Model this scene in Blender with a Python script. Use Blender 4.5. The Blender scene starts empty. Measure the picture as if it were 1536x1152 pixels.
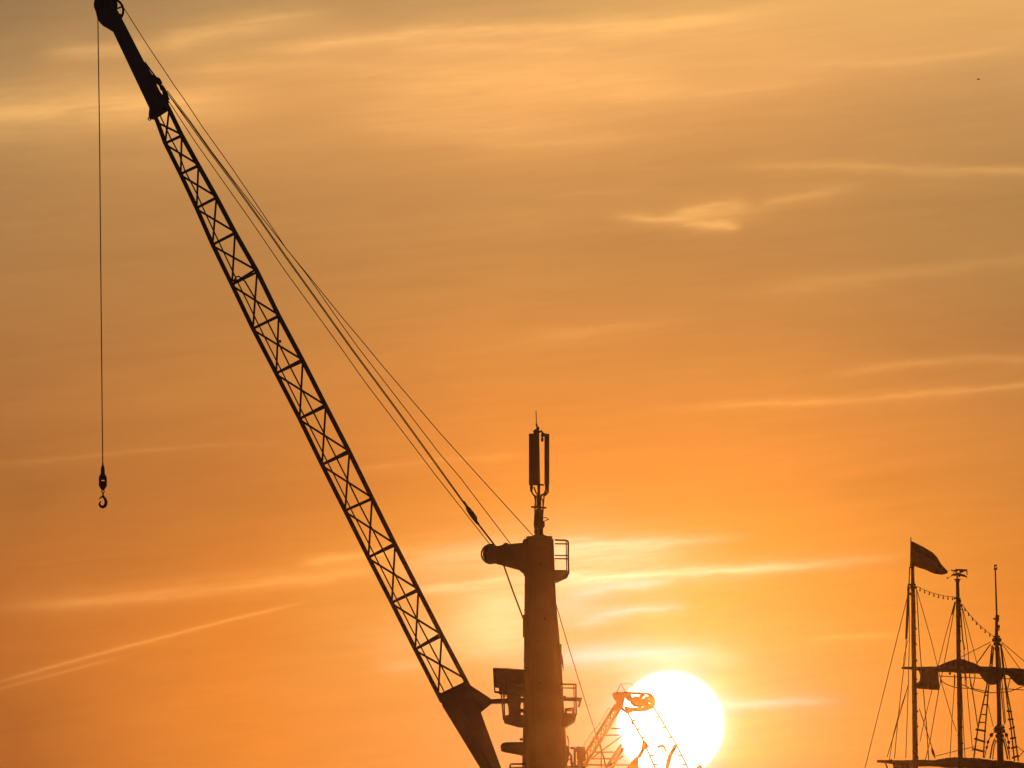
import bpy, math, random
from mathutils import Vector, Matrix
random.seed(7)
R = math.radians
scene = bpy.context.scene
C = scene.collection

SUNCOL = (1.0, .255, .03)
SKYTABLE = list(zip(*[
 [(152,118,80),(174,136,87),(200,153,94),(240,180,104),(238,178,103)],
 [(172,132,84),(222,160,93),(240,169,97),(236,168,97),(211,154,93)],
 [(178,134,82),(210,149,85),(226,157,89),(214,151,85),(192,140,82)],
 [(176,127,76),(190,134,75),(204,144,81),(203,143,79),(184,134,76)],
 [(178,125,72),(190,131,71),(208,143,76),(200,138,75),(182,130,72)],
 [(180,121,66),(196,131,67),(220,143,70),(212,140,70),(186,126,68)],
 [(178,116,60),(204,131,63),(235,146,65),(232,146,66),(200,130,65)],
 [(178,112,54),(208,127,58),(250,149,61),(245,148,62),(212,134,60)],
 [(182,110,50),(215,129,54),(255,160,62),(255,160,62),(222,136,56)],
 [(194,112,48),(235,136,52),(255,176,82),(255,170,70),(238,140,52)],
 [(190,108,46),(242,140,53),(255,172,86),(255,168,78),(246,144,54)],
 [(184,104,44),(244,142,54),(255,164,84),(255,164,80),(246,144,56)],
 [(182,102,42),(244,142,54),(255,162,80),(255,164,78),(246,144,56)]]))
TEX = (.16, .11, .18)
TINT = {'o': (1.0, .52, .15), 'w': (.8, .60, .84), 'k': (.85, .74, .56), 'c': (.8, .72, .46), 'h': (0, -1.0, .85), 'd': (-1.0, -.6, -.25)}
STREAKS = [
 ((230,110),(420,98),(640,112), 12, ('o',.10), 100, 160),
 ((560,78),(760,72),(980,84), 8, ('o',.10), 100, 160),
 ((840,150),(1050,140),(1300,118), 9, ('o',.08), 120, 160),
 ((640,215),(820,214),(1050,196), 9, ('o',.07), 120, 160),
 ((780,298),(900,290),(1060,286), 5, ('o',.05), 100, 160),
 ((1150,100),(1300,96),(1540,70), 6, ('o',.08), 120, 60),
 ((-60,172),(150,160),(460,140), 30, ('o',.36), 60, 280, .5, .9),
 ((40,82),(150,74),(300,62), 14, ('o',.2), 80, 120),
 ((215,66),(350,42),(560,14), 18, ('o',.23), 60, 200),
 ((340,84),(600,56),(900,38), 9, ('o',.25), 160, 200),
 ((740,48),(960,40),(1250,4), 16, ('o',.22), 200, 260),
 ((520,135),(760,120),(1150,140), 36, ('o',.14), 160, 260),
 ((470,165),(700,190),(1000,180), 26, ('o',.1), 160, 260),
 ((1060,250),(1300,251),(1600,262), 8, ('o',.15), 160, 60),
 ((895,326),(1000,331),(1120,341), 6.5, ('o',.30), 90, 30, .7),
 ((985,330),(1060,312),(1140,309), 8, ('o',.26), 70, 40, .7),
 ((1100,322),(1200,296),(1330,276), 9, ('o',.12), 60, 120),
 ((720,522),(900,494),(1090,474), 10, ('o',.09), 120, 160),
 ((1080,442),(1300,414),(1600,384), 12, ('o',.08), 160, 60),
 ((900,624),(1200,604),(1600,572), 6.5, ('o',.15), 240, 60),
 ((1200,566),(1400,545),(1600,534), 7, ('o',.11), 120, 60),
 ((-60,1040),(220,962),(480,898), 2.7, ('o',.19), 160, 90, .3),
 ((-60,1048),(80,1012),(220,975), 2.6, ('o',.10), 100, 100, .3),
 ((-60,912),(300,888),(700,832), 15, ('o',.2), 200, 200, .6, 1.5),
 ((430,845),(520,835),(700,824), 8, ('o',.2), 60, 120),
 ((-60,700),(240,676),(480,660), 4, ('o',.06), 120, 160),
 ((520,706),(640,694),(800,678), 5, ('o',.1), 60, 60),
 ((560,860),(700,828),(800,822), 16, ('c',.26), 120, 60, .5, .6),
 ((590,885),(700,876),(800,868), 8, ('c',.24), 60, 60),
 ((760,820),(900,818),(1150,800), 9, ('k',.38), 60, 200, .7, .7),
 ((760,838),(880,836),(1080,824), 8, ('k',.22), 60, 180, .6, .7),
 ((760,868),(1000,862),(1400,828), 8, ('k',.56), 60, 380, .6),
 ((830,900),(910,884),(1020,872), 8, ('w',.26), 60, 60),
 ((850,940),(930,920),(1050,910), 7, ('w',.40), 70, 60, .6),
 ((820,990),(950,982),(1150,990), 13, ('w',.34), 60, 160, .5),
 ((540,1002),(600,998),(680,998), 10, ('c',.12), 60, 60),
 ((1040,1060),(1150,1052),(1290,1049), 7, ('w',.34), 40, 160, .4),
 ((1190,962),(1300,955),(1400,950), 5, ('o',.12), 60, 100),
]
PATCHES = [
 (1006, 1087, 190, 150, 'h', .12),
 (1075, 324, 50, 11, 'o', .14),
 (745, 925, 72, 58, 'c', .44),
 (880, 852, 130, 60, 'k', .20),
 (640, 960, 90, 30, 'c', .10),
 (860, 915, 60, 30, 'w', .18),
 (900, 985, 130, 20, 'w', .16),
 (640, 130, 330, 80, 'o', .065),
 (1010, 70, 330, 60, 'o', .06),
]

# ---------------------------------------------------------------- camera, sky, sun, exposure
LENS, PITCH, ROLL = 365.0, R(4.3), R(0.45)
CAM = Vector((0.0, 0.0, 2.5))
FPX = LENS/36*1536
_r0, _f, _u0 = Vector((1, 0, 0)), Vector((0, math.cos(PITCH), math.sin(PITCH))), Vector((0, -math.sin(PITCH), math.cos(PITCH)))
_r = _r0*math.cos(ROLL) - _u0*math.sin(ROLL)
_u = _u0*math.cos(ROLL) + _r0*math.sin(ROLL)
cam_d = bpy.data.cameras.new('camera'); cam_d.lens = LENS; cam_d.sensor_width = 36
cam_d.clip_start = 1; cam_d.clip_end = 20000
cam = bpy.data.objects.new('camera', cam_d); C.objects.link(cam)
m = Matrix((_r, _u, -_f)).transposed().to_4x4(); m.translation = CAM
cam.matrix_world = m
scene.camera = cam

def ray(x, y):
    return _f + _r*((x-768)/FPX) + _u*((576-y)/FPX)
def at(x, y, Y):
    d = ray(x, y)
    return CAM + d*((Y-CAM.y)/d.y)

SUN_PX = (1006, 1087)
sd = ray(*SUN_PX).normalized()
SUN_EL = math.asin(sd.z); SUN_AZ = math.atan2(sd.x, sd.y)

def lin(c):
    return tuple(((v/255)/12.92 if v/255 <= .04045 else ((v/255+.055)/1.055)**2.4) for v in c)

scene.view_settings.view_transform = 'Standard'
scene.view_settings.look = 'None'
scene.view_settings.exposure = 0; scene.view_settings.gamma = 1
scene.view_settings.use_curve_mapping = False
scene.render.engine = 'CYCLES'
scene.cycles.max_bounces = 6; scene.cycles.volume_bounces = 0
scene.cycles.use_denoising = True
scene.render.filter_size = 1.6

HAZE_DENSITY, HAZE_G, SUN_E = 8e-5, .991, .092

world = bpy.data.worlds.new('World'); scene.world = world; world.use_nodes = True
NT = world.node_tree; NT.nodes.clear()
def N(t, **kw):
    n = NT.nodes.new(t)
    for k, v in kw.items(): setattr(n, k, v)
    return n
class V:                                   # a socket one can do arithmetic with
    def __init__(s, sock): s.s = sock
    def _op(s, op, *a, clamp=False):
        n = N('ShaderNodeMath', operation=op); n.use_clamp = clamp
        for i, v in enumerate((s,)+a):
            if isinstance(v, V): NT.links.new(v.s, n.inputs[i])
            else: n.inputs[i].default_value = v
        return V(n.outputs[0])
    def __add__(s, o): return s._op('ADD', o)
    def __sub__(s, o): return s._op('SUBTRACT', o)
    def __mul__(s, o): return s._op('MULTIPLY', o)
    def __truediv__(s, o): return s._op('DIVIDE', o)
    __radd__ = __add__; __rmul__ = __mul__
    def exp(s): return s._op('EXPONENT')
    def mad(s, a, b): return s._op('MULTIPLY_ADD', a, b)
def smooth(x, a, b):
    n = N('ShaderNodeMapRange', interpolation_type='SMOOTHSTEP')
    NT.links.new(x.s, n.inputs[0]); n.inputs[1].default_value = a; n.inputs[2].default_value = b
    return V(n.outputs[0])
def linear(x, a, b):
    n = N('ShaderNodeMapRange')
    NT.links.new(x.s, n.inputs[0]); n.inputs[1].default_value = a; n.inputs[2].default_value = b
    return V(n.outputs[0])
def dot(vec, c):
    n = N('ShaderNodeVectorMath', operation='DOT_PRODUCT')
    NT.links.new(vec, n.inputs[0]); n.inputs[1].default_value = tuple(c)
    return V(n.outputs['Value'])
def comb(*a):
    n = N('ShaderNodeCombineXYZ')
    for i, v in enumerate(a):
        if isinstance(v, V): NT.links.new(v.s, n.inputs[i])
        else: n.inputs[i].default_value = v
    return n.outputs[0]
def noise(vec, detail=3, rough=.5, dist=0.):
    n = N('ShaderNodeTexNoise'); NT.links.new(vec, n.inputs['Vector'])
    n.inputs['Scale'].default_value = 1; n.inputs['Detail'].default_value = detail
    n.inputs['Roughness'].default_value = rough; n.inputs['Distortion'].default_value = dist
    return V(n.outputs[0])
def mixc(f, a, b, mode='MIX'):
    n = N('ShaderNodeMix', data_type='RGBA', blend_type=mode)
    for i, v in ((0, f), (6, a), (7, b)):
        if isinstance(v, V): NT.links.new(v.s, n.inputs[i])
        elif isinstance(v, (int, float)): n.inputs[i].default_value = v
        elif isinstance(v, tuple): n.inputs[i].default_value = (*v, 1)
        else: NT.links.new(v, n.inputs[i])
    return n.outputs[2]

geo = N('ShaderNodeTexCoord').outputs['Generated']
df = dot(geo, _f)
dfs = df._op('MAXIMUM', .05)
# direction in the sky, in units of 0.37 degree: X to the right of the sky's west meridian, Y downwards
X = (dot(geo, _r)/dfs).mad(FPX/100, 7.68)
Y = (dot(geo, _u)/dfs).mad(-FPX/100, 5.76)

# broad colour of the thin evening overcast
ROWS = [0, 1, 2, 3, 4, 5, 6, 7, 8, 9, 10, 11, 12]
COLS = SKYTABLE
xs = [0, 3.84, 7.68, 11.52, 15.36]
yr = linear(Y, -1, 13)
ramps = []
for col in COLS:
    n = N('ShaderNodeValToRGB'); cr = n.color_ramp; cr.interpolation = 'B_SPLINE'
    pos = [(r+1)/14 for r in ROWS]
    while len(cr.elements) < len(pos): cr.elements.new(.5)
    for e, p_, c in zip(cr.elements, pos, col): e.position = p_
    for e, p_, c in zip(cr.elements, pos, col): e.color = (*lin(c), 1)
    NT.links.new(yr.s, n.inputs[0]); ramps.append(n.outputs[0])
wx = noise(comb(X*.25, Y*.5, 3.3), 2)
Xw = X + (wx - .5)*2.0
col = ramps[0]
for i in range(4):
    col = mixc(linear(Xw, xs[i], xs[i+1]), col, ramps[i+1])

# fine fibrous structure: thin sheets combed by the wind, rising slightly to the right
tilt = Y + X*.10
f1 = noise(comb(X*.22, tilt*2.2, 0.), 5, .6, .35)
f2 = noise(comb(X*.7, tilt*7.5, 5.), 4, .6, .25)
f4 = noise(comb(X*.9, tilt*17., 12.), 3, .65, .2)
f3 = noise(comb(X*.12, tilt*.9, 9.), 3, .5, .5)
tex = (f4-.5)*.04 + (f1-.5)*TEX[0] + (f2-.5)*TEX[1] + (f3-.5)*TEX[2]
n = N('ShaderNodeVectorMath', operation='SCALE'); NT.links.new(col, n.inputs[0]); NT.links.new((tex+1.).s, n.inputs['Scale'])
col = n.outputs[0]

# cloud streaks: three points of a gentle arc, thickness, light it adds
warp = (noise(comb(X*.5, Y*1.2, 1.), 4, .6)-.5)
warp2 = (noise(comb(X*1.6, Y*3., 2.), 3, .6)-.5)
Yw = Y + warp*.22 + warp2*.08
fib = noise(comb(X*.55, tilt*5., 7.), 4, .62, .3)
fib2 = noise(comb(X*1.1, tilt*13., 4.), 3, .6, .2)
fibm = smooth(fib*.7+fib2*.3, .30, .66)
def streak(p0, p1, p2, w, amp, f0, f1, rag=.6, sharp=None):
    (a, ya), (b, yb), (c, yc) = [(p[0]/100, p[1]/100) for p in (p0, p1, p2)]
    # Lagrange quadratic
    k0 = ya/((a-b)*(a-c)); k1 = yb/((b-a)*(b-c)); k2 = yc/((c-a)*(c-b))
    A = k0+k1+k2; B = -(k0*(b+c)+k1*(a+c)+k2*(a+b)); D = k0*b*c+k1*a*c+k2*a*b
    t = X.mad(A, B)*X + D
    d = ((Y + warp2*.03 if rag == .3 else Yw) - t)/(w/100)
    if sharp is not None:                       # different softness on the lower side
        s = (d._op('GREATER_THAN', 0.)).mad(sharp-1., 1.)
        d = d*s
    g = (d*d+1.)._op('POWER', -1.3)
    g = g*smooth(X, a-.01, a+f0/100)*smooth(X, c+.01, c-f1/100)
    g = g*(fibm.mad(rag, 1-rag*.6))
    return g, amp
groups = {}
for s_ in STREAKS:
    g, amp = streak(*s_)
    groups.setdefault(amp[0], []).append(g*amp[1])
for key, gs in groups.items():
    tot = gs[0]
    for g in gs[1:]: tot = tot + g
    n = N('ShaderNodeVectorMath', operation='SCALE'); n.inputs[0].default_value = TINT[key]; NT.links.new(tot.s, n.inputs['Scale'])
    n2 = N('ShaderNodeVectorMath', operation='ADD'); NT.links.new(col, n2.inputs[0]); NT.links.new(n.outputs[0], n2.inputs[1])
    col = n2.outputs[0]

# patches of brighter or duller overcast
for (px, py, rx, ry, tint, amp) in PATCHES:
    a = (X - px/100)/(rx/100) + warp*.8; b = (Y - py/100)/(ry/100) + (f3-.5)*1.2 + warp*1.2
    g = ((a*a + b*b)*-1.).exp()*fibm.mad(.35, .8)*amp
    n = N('ShaderNodeVectorMath', operation='SCALE'); n.inputs[0].default_value = TINT[tint]; NT.links.new(g.s, n.inputs['Scale'])
    n2 = N('ShaderNodeVectorMath', operation='ADD'); NT.links.new(col, n2.inputs[0]); NT.links.new(n.outputs[0], n2.inputs[1])
    col = n2.outputs[0]

# the sun's disc, 0.52 degree across, and its bright rim in thin cloud
sx, sy = SUN_PX[0]/100, SUN_PX[1]/100
rr = ((X-sx)*(X-sx) + (Y-sy)*(Y-sy))._op('SQRT')
disc = smooth(rr, .84, .70)
rim = ((rr-.76)*-1./.16)._op('MINIMUM', 0.).exp()*smooth(rr, .70, .76)
def addc(colr, tintv, fac):
    n = N('ShaderNodeVectorMath', operation='SCALE'); n.inputs[0].default_value = tintv; NT.links.new(fac.s, n.inputs['Scale'])
    n2 = N('ShaderNodeVectorMath', operation='ADD'); NT.links.new(colr, n2.inputs[0]); NT.links.new(n.outputs[0], n2.inputs[1])
    return n2.outputs[0]
col = addc(col, (.2, .28, .42), rim)
col = addc(col, (3.0, 2.6, 2.2), disc)

# the rest of the sky: clear air away from the sunset
sky = N('ShaderNodeTexSky', sky_type='NISHITA'); sky.sun_disc = False
sky.sun_elevation = SUN_EL; sky.sun_rotation = SUN_AZ
n = N('ShaderNodeVectorMath', operation='SCALE'); NT.links.new(sky.outputs[0], n.inputs[0]); n.inputs['Scale'].default_value = .020
skyc = mixc(1., n.outputs[0], (.75, .85, 1.5), 'MULTIPLY')
out_c = mixc(smooth(df, .94, .985), skyc, col)
bg = N('ShaderNodeBackground'); NT.links.new(out_c, bg.inputs[0]); bg.inputs[1].default_value = 1
wo = N('ShaderNodeOutputWorld'); NT.links.new(bg.outputs[0], wo.inputs[0])

sl = bpy.data.lights.new('sun', 'SUN'); sl.energy = SUN_E; sl.angle = R(.5); sl.color = SUNCOL
so = bpy.data.objects.new('sun', sl); C.objects.link(so)
so.rotation_euler = (-sd).to_track_quat('-Z', 'Y').to_euler(); so.location = CAM + sd*900

# ---------------------------------------------------------------- materials
def mat(name, base, rough=.55, metal=0., var=.35, scale=3., spec=.4, stretch=(1, 1, 1), trans=0., wear=None):
    m_ = bpy.data.materials.new(name); m_.use_nodes = True
    t = m_.node_tree; b = t.nodes['Principled BSDF']
    tc = t.nodes.new('ShaderNodeTexCoord'); mp = t.nodes.new('ShaderNodeMapping')
    mp.inputs['Scale'].default_value = stretch
    nz = t.nodes.new('ShaderNodeTexNoise'); nz.inputs['Scale'].default_value = scale; nz.inputs['Detail'].default_value = 6
    cr = t.nodes.new('ShaderNodeValToRGB')
    lo = tuple(c*(1-var) for c in base); hi = tuple(min(1, c*(1+var)) for c in base)
    cr.color_ramp.elements[0].position = .3; cr.color_ramp.elements[1].position = .7
    cr.color_ramp.elements[0].color = (*lo, 1); cr.color_ramp.elements[1].color = (*hi, 1)
    L = t.links.new
    L(tc.outputs['Object'], mp.inputs[0]); L(mp.outputs[0], nz.inputs['Vector']); L(nz.outputs[0], cr.inputs[0])
    colr = cr.outputs[0]
    if wear:
        nz2 = t.nodes.new('ShaderNodeTexNoise'); nz2.inputs['Scale'].default_value = scale*.7; nz2.inputs['Detail'].default_value = 9
        nz2.inputs['Roughness'].default_value = .7; L(mp.outputs[0], nz2.inputs['Vector'])
        r2 = t.nodes.new('ShaderNodeValToRGB'); r2.color_ramp.elements[0].position = .58; r2.color_ramp.elements[1].position = .66
        mx = t.nodes.new('ShaderNodeMix'); mx.data_type = 'RGBA'
        L(nz2.outputs[0], r2.inputs[0]); L(r2.outputs[0], mx.inputs[0]); L(colr, mx.inputs[6]); mx.inputs[7].default_value = (*wear, 1)
        colr = mx.outputs[2]
    L(colr, b.inputs['Base Color'])
    bp = t.nodes.new('ShaderNodeBump'); bp.inputs['Strength'].default_value = .25; bp.inputs['Distance'].default_value = .02
    L(nz.outputs[0], bp.inputs['Height']); L(bp.outputs[0], b.inputs['Normal'])
    b.inputs['Roughness'].default_value = rough; b.inputs['Metallic'].default_value = metal
    b.inputs['Specular IOR Level'].default_value = spec
    if trans:
        tr = t.nodes.new('ShaderNodeBsdfTranslucent'); L(colr, tr.inputs[0])
        ms = t.nodes.new('ShaderNodeMixShader'); ms.inputs[0].default_value = trans
        L(b.outputs[0], ms.inputs[1]); L(tr.outputs[0], ms.inputs[2])
        L(ms.outputs[0], t.nodes['Material Output'].inputs['Surface'])
    return m_
M = {
 'steel': mat('dark_painted_steel', (.10, .10, .12), .6, var=.3, scale=1.2, wear=(.12, .07, .045)),
 'tower': mat('grey_painted_steel', (.10, .085, .085), .6, var=.3, scale=.8, wear=(.12, .07, .05)),
 'cast': mat('cast_iron', (.04, .04, .045), .5, .6, var=.3, scale=8),
 'rope': mat('wire_rope', (.10, .085, .07), .55, .5, var=.4, scale=6),
 'panel': mat('grey_plastic', (.14, .12, .13), .5, var=.08, scale=4),
 'glass': mat('cabin_glass', (.09, .085, .09), .35, 0, var=.2, scale=2, spec=.6),
 'far': mat('weathered_steel', (.14, .12, .10), .7, var=.3, scale=1, wear=(.16, .08, .05)),
 'wood': mat('tarred_timber', (.06, .035, .025), .7, var=.4, scale=2.5, stretch=(4, 4, .6)),
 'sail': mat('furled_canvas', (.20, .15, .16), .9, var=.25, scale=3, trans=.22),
 'hemp': mat('hemp_rope', (.16, .11, .07), .9, var=.35, scale=9),
 'lamp': mat('lamp_glass', (.3, .28, .25), .2, var=.1, scale=4),
 'stone': mat('quay_concrete', (.28, .27, .25), .85, var=.3, scale=.6),
 'hull': mat('tarred_planks', (.05, .04, .035), .6, var=.3, scale=1.5, stretch=(.4, 4, 4)),
 'feather': mat('feathers', (.35, .35, .36), .8, var=.3, scale=10),
}
# ---------------------------------------------------------------- mesh helpers
class MB:
    def __init__(s): s.v = []; s.f = []; s.sm = []
    def _add(s, vs, fs, smooth=False):
        o = len(s.v); s.v += [tuple(v) for v in vs]
        s.f += [tuple(i+o for i in f) for f in fs]; s.sm += [smooth]*len(fs)
        return s
    def prism(s, px, Y, t, hole=None):            # outline given on the plane at depth Y, real thickness t
        fr = [at(x, y, Y) for x, y in px]; a = []; n_ = len(px)
        for q in fr: a.append(q + Vector((0, -t/2, 0)))
        for q in fr: a.append(q + Vector((0, t/2, 0)))
        area = sum(px[i][0]*px[(i+1) % n_][1]-px[(i+1) % n_][0]*px[i][1] for i in range(n_))
        o = list(range(n_)); 
        if area > 0: o = o[::-1]
        fs = [tuple(o), tuple(i+n_ for i in o[::-1])]
        for k in range(n_):
            i, j = o[k], o[(k+1) % n_]
            fs.append((j, i, i+n_, j+n_))
        return s._add(a, fs)
    def rect(s, x0, y0, x1, y1, Y, t): return s.prism([(x0, y0), (x1, y0), (x1, y1), (x0, y1)], Y, t)
    def tube(s, pts, r, n=8, cap=True):
        pts = [Vector(p) for p in pts]; rs = r if isinstance(r, (list, tuple)) else [r]*len(pts)
        vs, fs = [], []
        up = None
        for i, p in enumerate(pts):
            d = (pts[min(i+1, len(pts)-1)] - pts[max(i-1, 0)]).normalized()
            if up is None:
                up = Vector((0, 1, 0)) if abs(d.y) < .9 else Vector((0, 0, 1))
            a = (up - d*up.dot(d)).normalized(); b = d.cross(a); up = a
            for k in range(n):
                an = 2*math.pi*(k+.5)/n
                vs.append(p + (a*math.cos(an) + b*math.sin(an))*rs[i])
        for i in range(len(pts)-1):
            for k in range(n):
                k2 = (k+1) % n
                fs.append((i*n+k, (i+1)*n+k, (i+1)*n+k2, i*n+k2))
        if cap: fs += [tuple(range(n)), tuple((len(pts)-1)*n+k for k in reversed(range(n)))]
        return s._add(vs, fs, n > 4)
    def line(s, px, Y, r, n=6, Y2=None):          # tube through points on the plane at depth Y (or from Y to Y2)
        m_ = len(px); Y2 = Y if Y2 is None else Y2
        return s.tube([at(x, y, Y+(Y2-Y)*i/max(1, m_-1)) for i, (x, y) in enumerate(px)], r, n)
    def ring(s, c, R_, r, seg=28, n=6, a0=0, a1=2*math.pi, ax=(Vector((1, 0, 0)), Vector((0, 0, 1)))):
        return s.tube([c + ax[0]*R_*math.cos(a0+(a1-a0)*i/seg) + ax[1]*R_*math.sin(a0+(a1-a0)*i/seg) for i in range(seg+1)], r, n)
    def disc(s, c, R_, t, n=32, ax=Vector((0, 1, 0))):
        return s.tube([c-ax*t/2, c+ax*t/2], R_, n)
    def box(s, lo, hi):
        (x0, y0, z0), (x1, y1, z1) = lo, hi
        return s._add([(x, y, z) for x in (x0, x1) for y in (y0, y1) for z in (z0, z1)],
                      [(0,1,3,2),(4,6,7,5),(0,4,5,1),(2,3,7,6),(0,2,6,4),(1,5,7,3)])
    def column(s, prof, Y, n=28, squash=1., p=2.6):     # (y, xl, xr) silhouette rows -> rounded column
        vs, fs = [], []
        for (y, xl, xr) in prof:
            a, b = at(xl, y, Y), at(xr, y, Y); c = (a+b)/2; h = (b-a).length/2
            for k in range(n):
                an = 2*math.pi*k/n; ca, sa = math.cos(an), math.sin(an)
                vs.append((c.x+h*math.copysign(abs(ca)**(2/p), ca), c.y+h*squash*math.copysign(abs(sa)**(2/p), sa), c.z))
        m_ = len(prof)
        for i in range(m_-1):
            for k in range(n):
                k2 = (k+1) % n
                fs.append((i*n+k, i*n+k2, (i+1)*n+k2, (i+1)*n+k))
        fs += [tuple(range(n)), tuple((m_-1)*n+k for k in reversed(range(n)))]
        return s._add(vs, fs, True)
    def build(s, name, material, parent=None):
        me = bpy.data.meshes.new(name); me.from_pydata(s.v, [], s.f); me.materials.append(material)
        for p_, sm in zip(me.polygons, s.sm): p_.use_smooth = sm and len(p_.vertices) == 4
        import bmesh
        b = bmesh.new(); b.from_mesh(me); bmesh.ops.recalc_face_normals(b, faces=b.faces); b.to_mesh(me); b.free()
        o = bpy.data.objects.new(name, me); C.objects.link(o)
        if parent is not None:
            o.parent = parent; o.matrix_parent_inverse = Matrix.Translation(-abs_loc(parent))
        return o
def abs_loc(o):
    if o.type == 'EMPTY': return o.location.copy()
    return abs_loc(o.parent) if o.parent else Vector((0, 0, 0))
def build_sub(mb, name, material, part):          # sub-part: its parent mesh already carries the thing's offset
    o = mb.build(name, material, None); o.parent = part
    return o
def thing(name, label, cat, loc, group=None):
    o = bpy.data.objects.new(name, None); C.objects.link(o); o.location = loc
    o['label'] = label; o['category'] = cat
    if group: o['group'] = group
    o.empty_display_size = .5
    return o
def struct(name, mb, material):
    o = mb.build(name, material); o['kind'] = 'structure'; return o
PX = 400/FPX        # metres per photo pixel at the main crane

# ---------------------------------------------------------------- setting: water and quays
wm = mat('harbour_water', (.02, .03, .035), .12, var=.2, scale=.05, spec=.5)
bpn = [n_ for n_ in wm.node_tree.nodes if n_.type == 'BUMP'][0]; bpn.inputs['Distance'].default_value = .4
struct('water', MB().box((-850, -50, -3), (850, 700, 0)), wm)
q = MB(); q.box((-40, 380, -2.9), (13, 660, 2.0)); q.box((-40, 380, 2.0), (13, 380.4, 2.15)); q.box((12.6, 380.4, 2.0), (13, 660, 2.15))
struct('quay', q, M['stone'])
struct('promenade', MB().box((-120, -45, -2.9), (120, 6, .9)), M['stone'])

# ---------------------------------------------------------------- the harbour crane
YC = 400
base = at(817, 1152, YC)
crane = thing('harbour_crane', 'big dark harbour crane with a long lattice boom raised to the upper left', 'crane', (base.x, YC, 2.0))
# tower
prof = [(804.5, 796, 822), (805, 789.5, 828.6), (809, 789, 828.8), (809.3, 787.2, 830.4), (823, 787.1, 831), (873, 786.9, 832.8), (908, 786.6, 834.6),
        (966, 786, 840), (1003, 785.6, 842.8), (1071, 784.6, 846.6), (1110, 784, 849.4), (1152, 783.2, 851), (1300, 781, 856)]
t = MB().column(prof, YC, squash=1.05, p=3.2)
tower = t.build('tower', M['tower'], crane)
# weld seams, ladder, lights and small fittings on the camera side
for y in (842, 878, 915, 952, 990, 1029, 1068, 1110):
    xl = 786.8-(y-873)*.012; xr = 832.8+(y-873)*.064 if y > 860 else 831.8
    s_ = MB(); s_.column([(y-.5, xl-.4, xr+.4), (y+.5, xl-.4, xr+.4)], YC, squash=1.05, p=3.2)
    build_sub(s_, 'seam', M['tower'], tower)
lad = MB()
for dx in (0, 7):
    lad.line([(796+dx, 866), (797+dx, 1150)], YC-1.25, .02, 5)
for i in range(47):
    y = 868+i*6; lad.line([(796+i*.02, y), (803+i*.02, y)], YC-1.25, .013, 4)
for i in range(12):
    y = 880+i*24; lad.line([(796, y), (796, y+.5)], YC-1.25, .012, 4, Y2=YC-.8); lad.line([(803, y), (803, y+.5)], YC-1.25, .012, 4, Y2=YC-.8)
lad.build('ladder', M['tower'], crane)
b = MB(); b.prism([(786, 922.5), (784.2, 923), (784.2, 955), (786, 956), (790, 956), (790, 922)], YC-.2, .5)
b.build('cable_duct', M['tower'], crane)
b = MB(); b.prism([(838, 966.5), (842.4, 966.5), (842.5, 980), (844.6, 989), (845.6, 1001), (843.6, 1002), (842.8, 996), (838, 996)], YC-.2, .35)
b.line([(842, 1006.5), (844.6, 1006), (845, 1001)], YC-.2, .015)
b.build('junction_box', M['tower'], crane)
# small lit-through fittings are plain lugs
for (x, y, r_) in ((811, 847, .045), (817.5, 928, .05), (809.7, 1025, .05), (804, 962, .03)):
    MB().disc(at(x, y, YC-.98), r_, .12, 12).build('tower_bolt', M['cast'], crane)
# tower head arm with its rope sheaves
arm = MB()
armpx = [(745, 820.5), (753.8, 817), (766, 815.8), (785, 814), (787.5, 810), (792, 808), (800, 812), (800, 868), (787, 865), (785, 860.7), (778, 854.9), (757.3, 849.4), (743.4, 845.5), (735, 845), (730, 838), (729, 829), (734, 820)]
arm.prism(armpx, YC-.42, .10); arm.prism(armpx, YC+.42, .10)
arm.prism([(736, 822), (785, 815.5), (798, 822), (798, 864), (780, 855), (740, 844)], YC, .70)
arm = arm.build('head_arm', M['tower'], crane)
sh = MB(); c = at(736, 831, YC)
for dy in (-.22, .22):
    sh.disc(c+Vector((0, dy, 0)), 11.8*PX, .16, 32)
for dy in (-.44, .44):
    sh.ring(c+Vector((0, dy, 0)), 13.7*PX, .022, 30, 6)
sh.ring(c, 14*PX, .03, 26, 6, a0=math.radians(70), a1=math.radians(300))
for a_ in (125, 160, 200, 235):
    an = R(a_); sh.tube([c+Vector((0, -.45, 0))+Vector((math.cos(an), 0, math.sin(an)))*11*PX, c+Vector((0, -.45, 0))+Vector((math.cos(an), 0, math.sin(an)))*14*PX], .02, 4)
build_sub(sh, 'sheave', M['cast'], arm)
build_sub(MB().disc(at(759, 819.5, YC), 5*PX, .5, 20), 'sheave', M['cast'], arm)
build_sub(MB().disc(at(748, 821.5, YC), 2.5*PX, .6, 14), 'sheave', M['cast'], arm)
build_sub(MB().ring(at(788.5, 812.5, YC-.3), 3.4*PX, .03, 16, 6), 'rope_guide', M['cast'], arm)
build_sub(MB().disc(at(769, 838, YC-.5), 1.2*PX, .1, 10), 'pin', M['cast'], arm)
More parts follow.
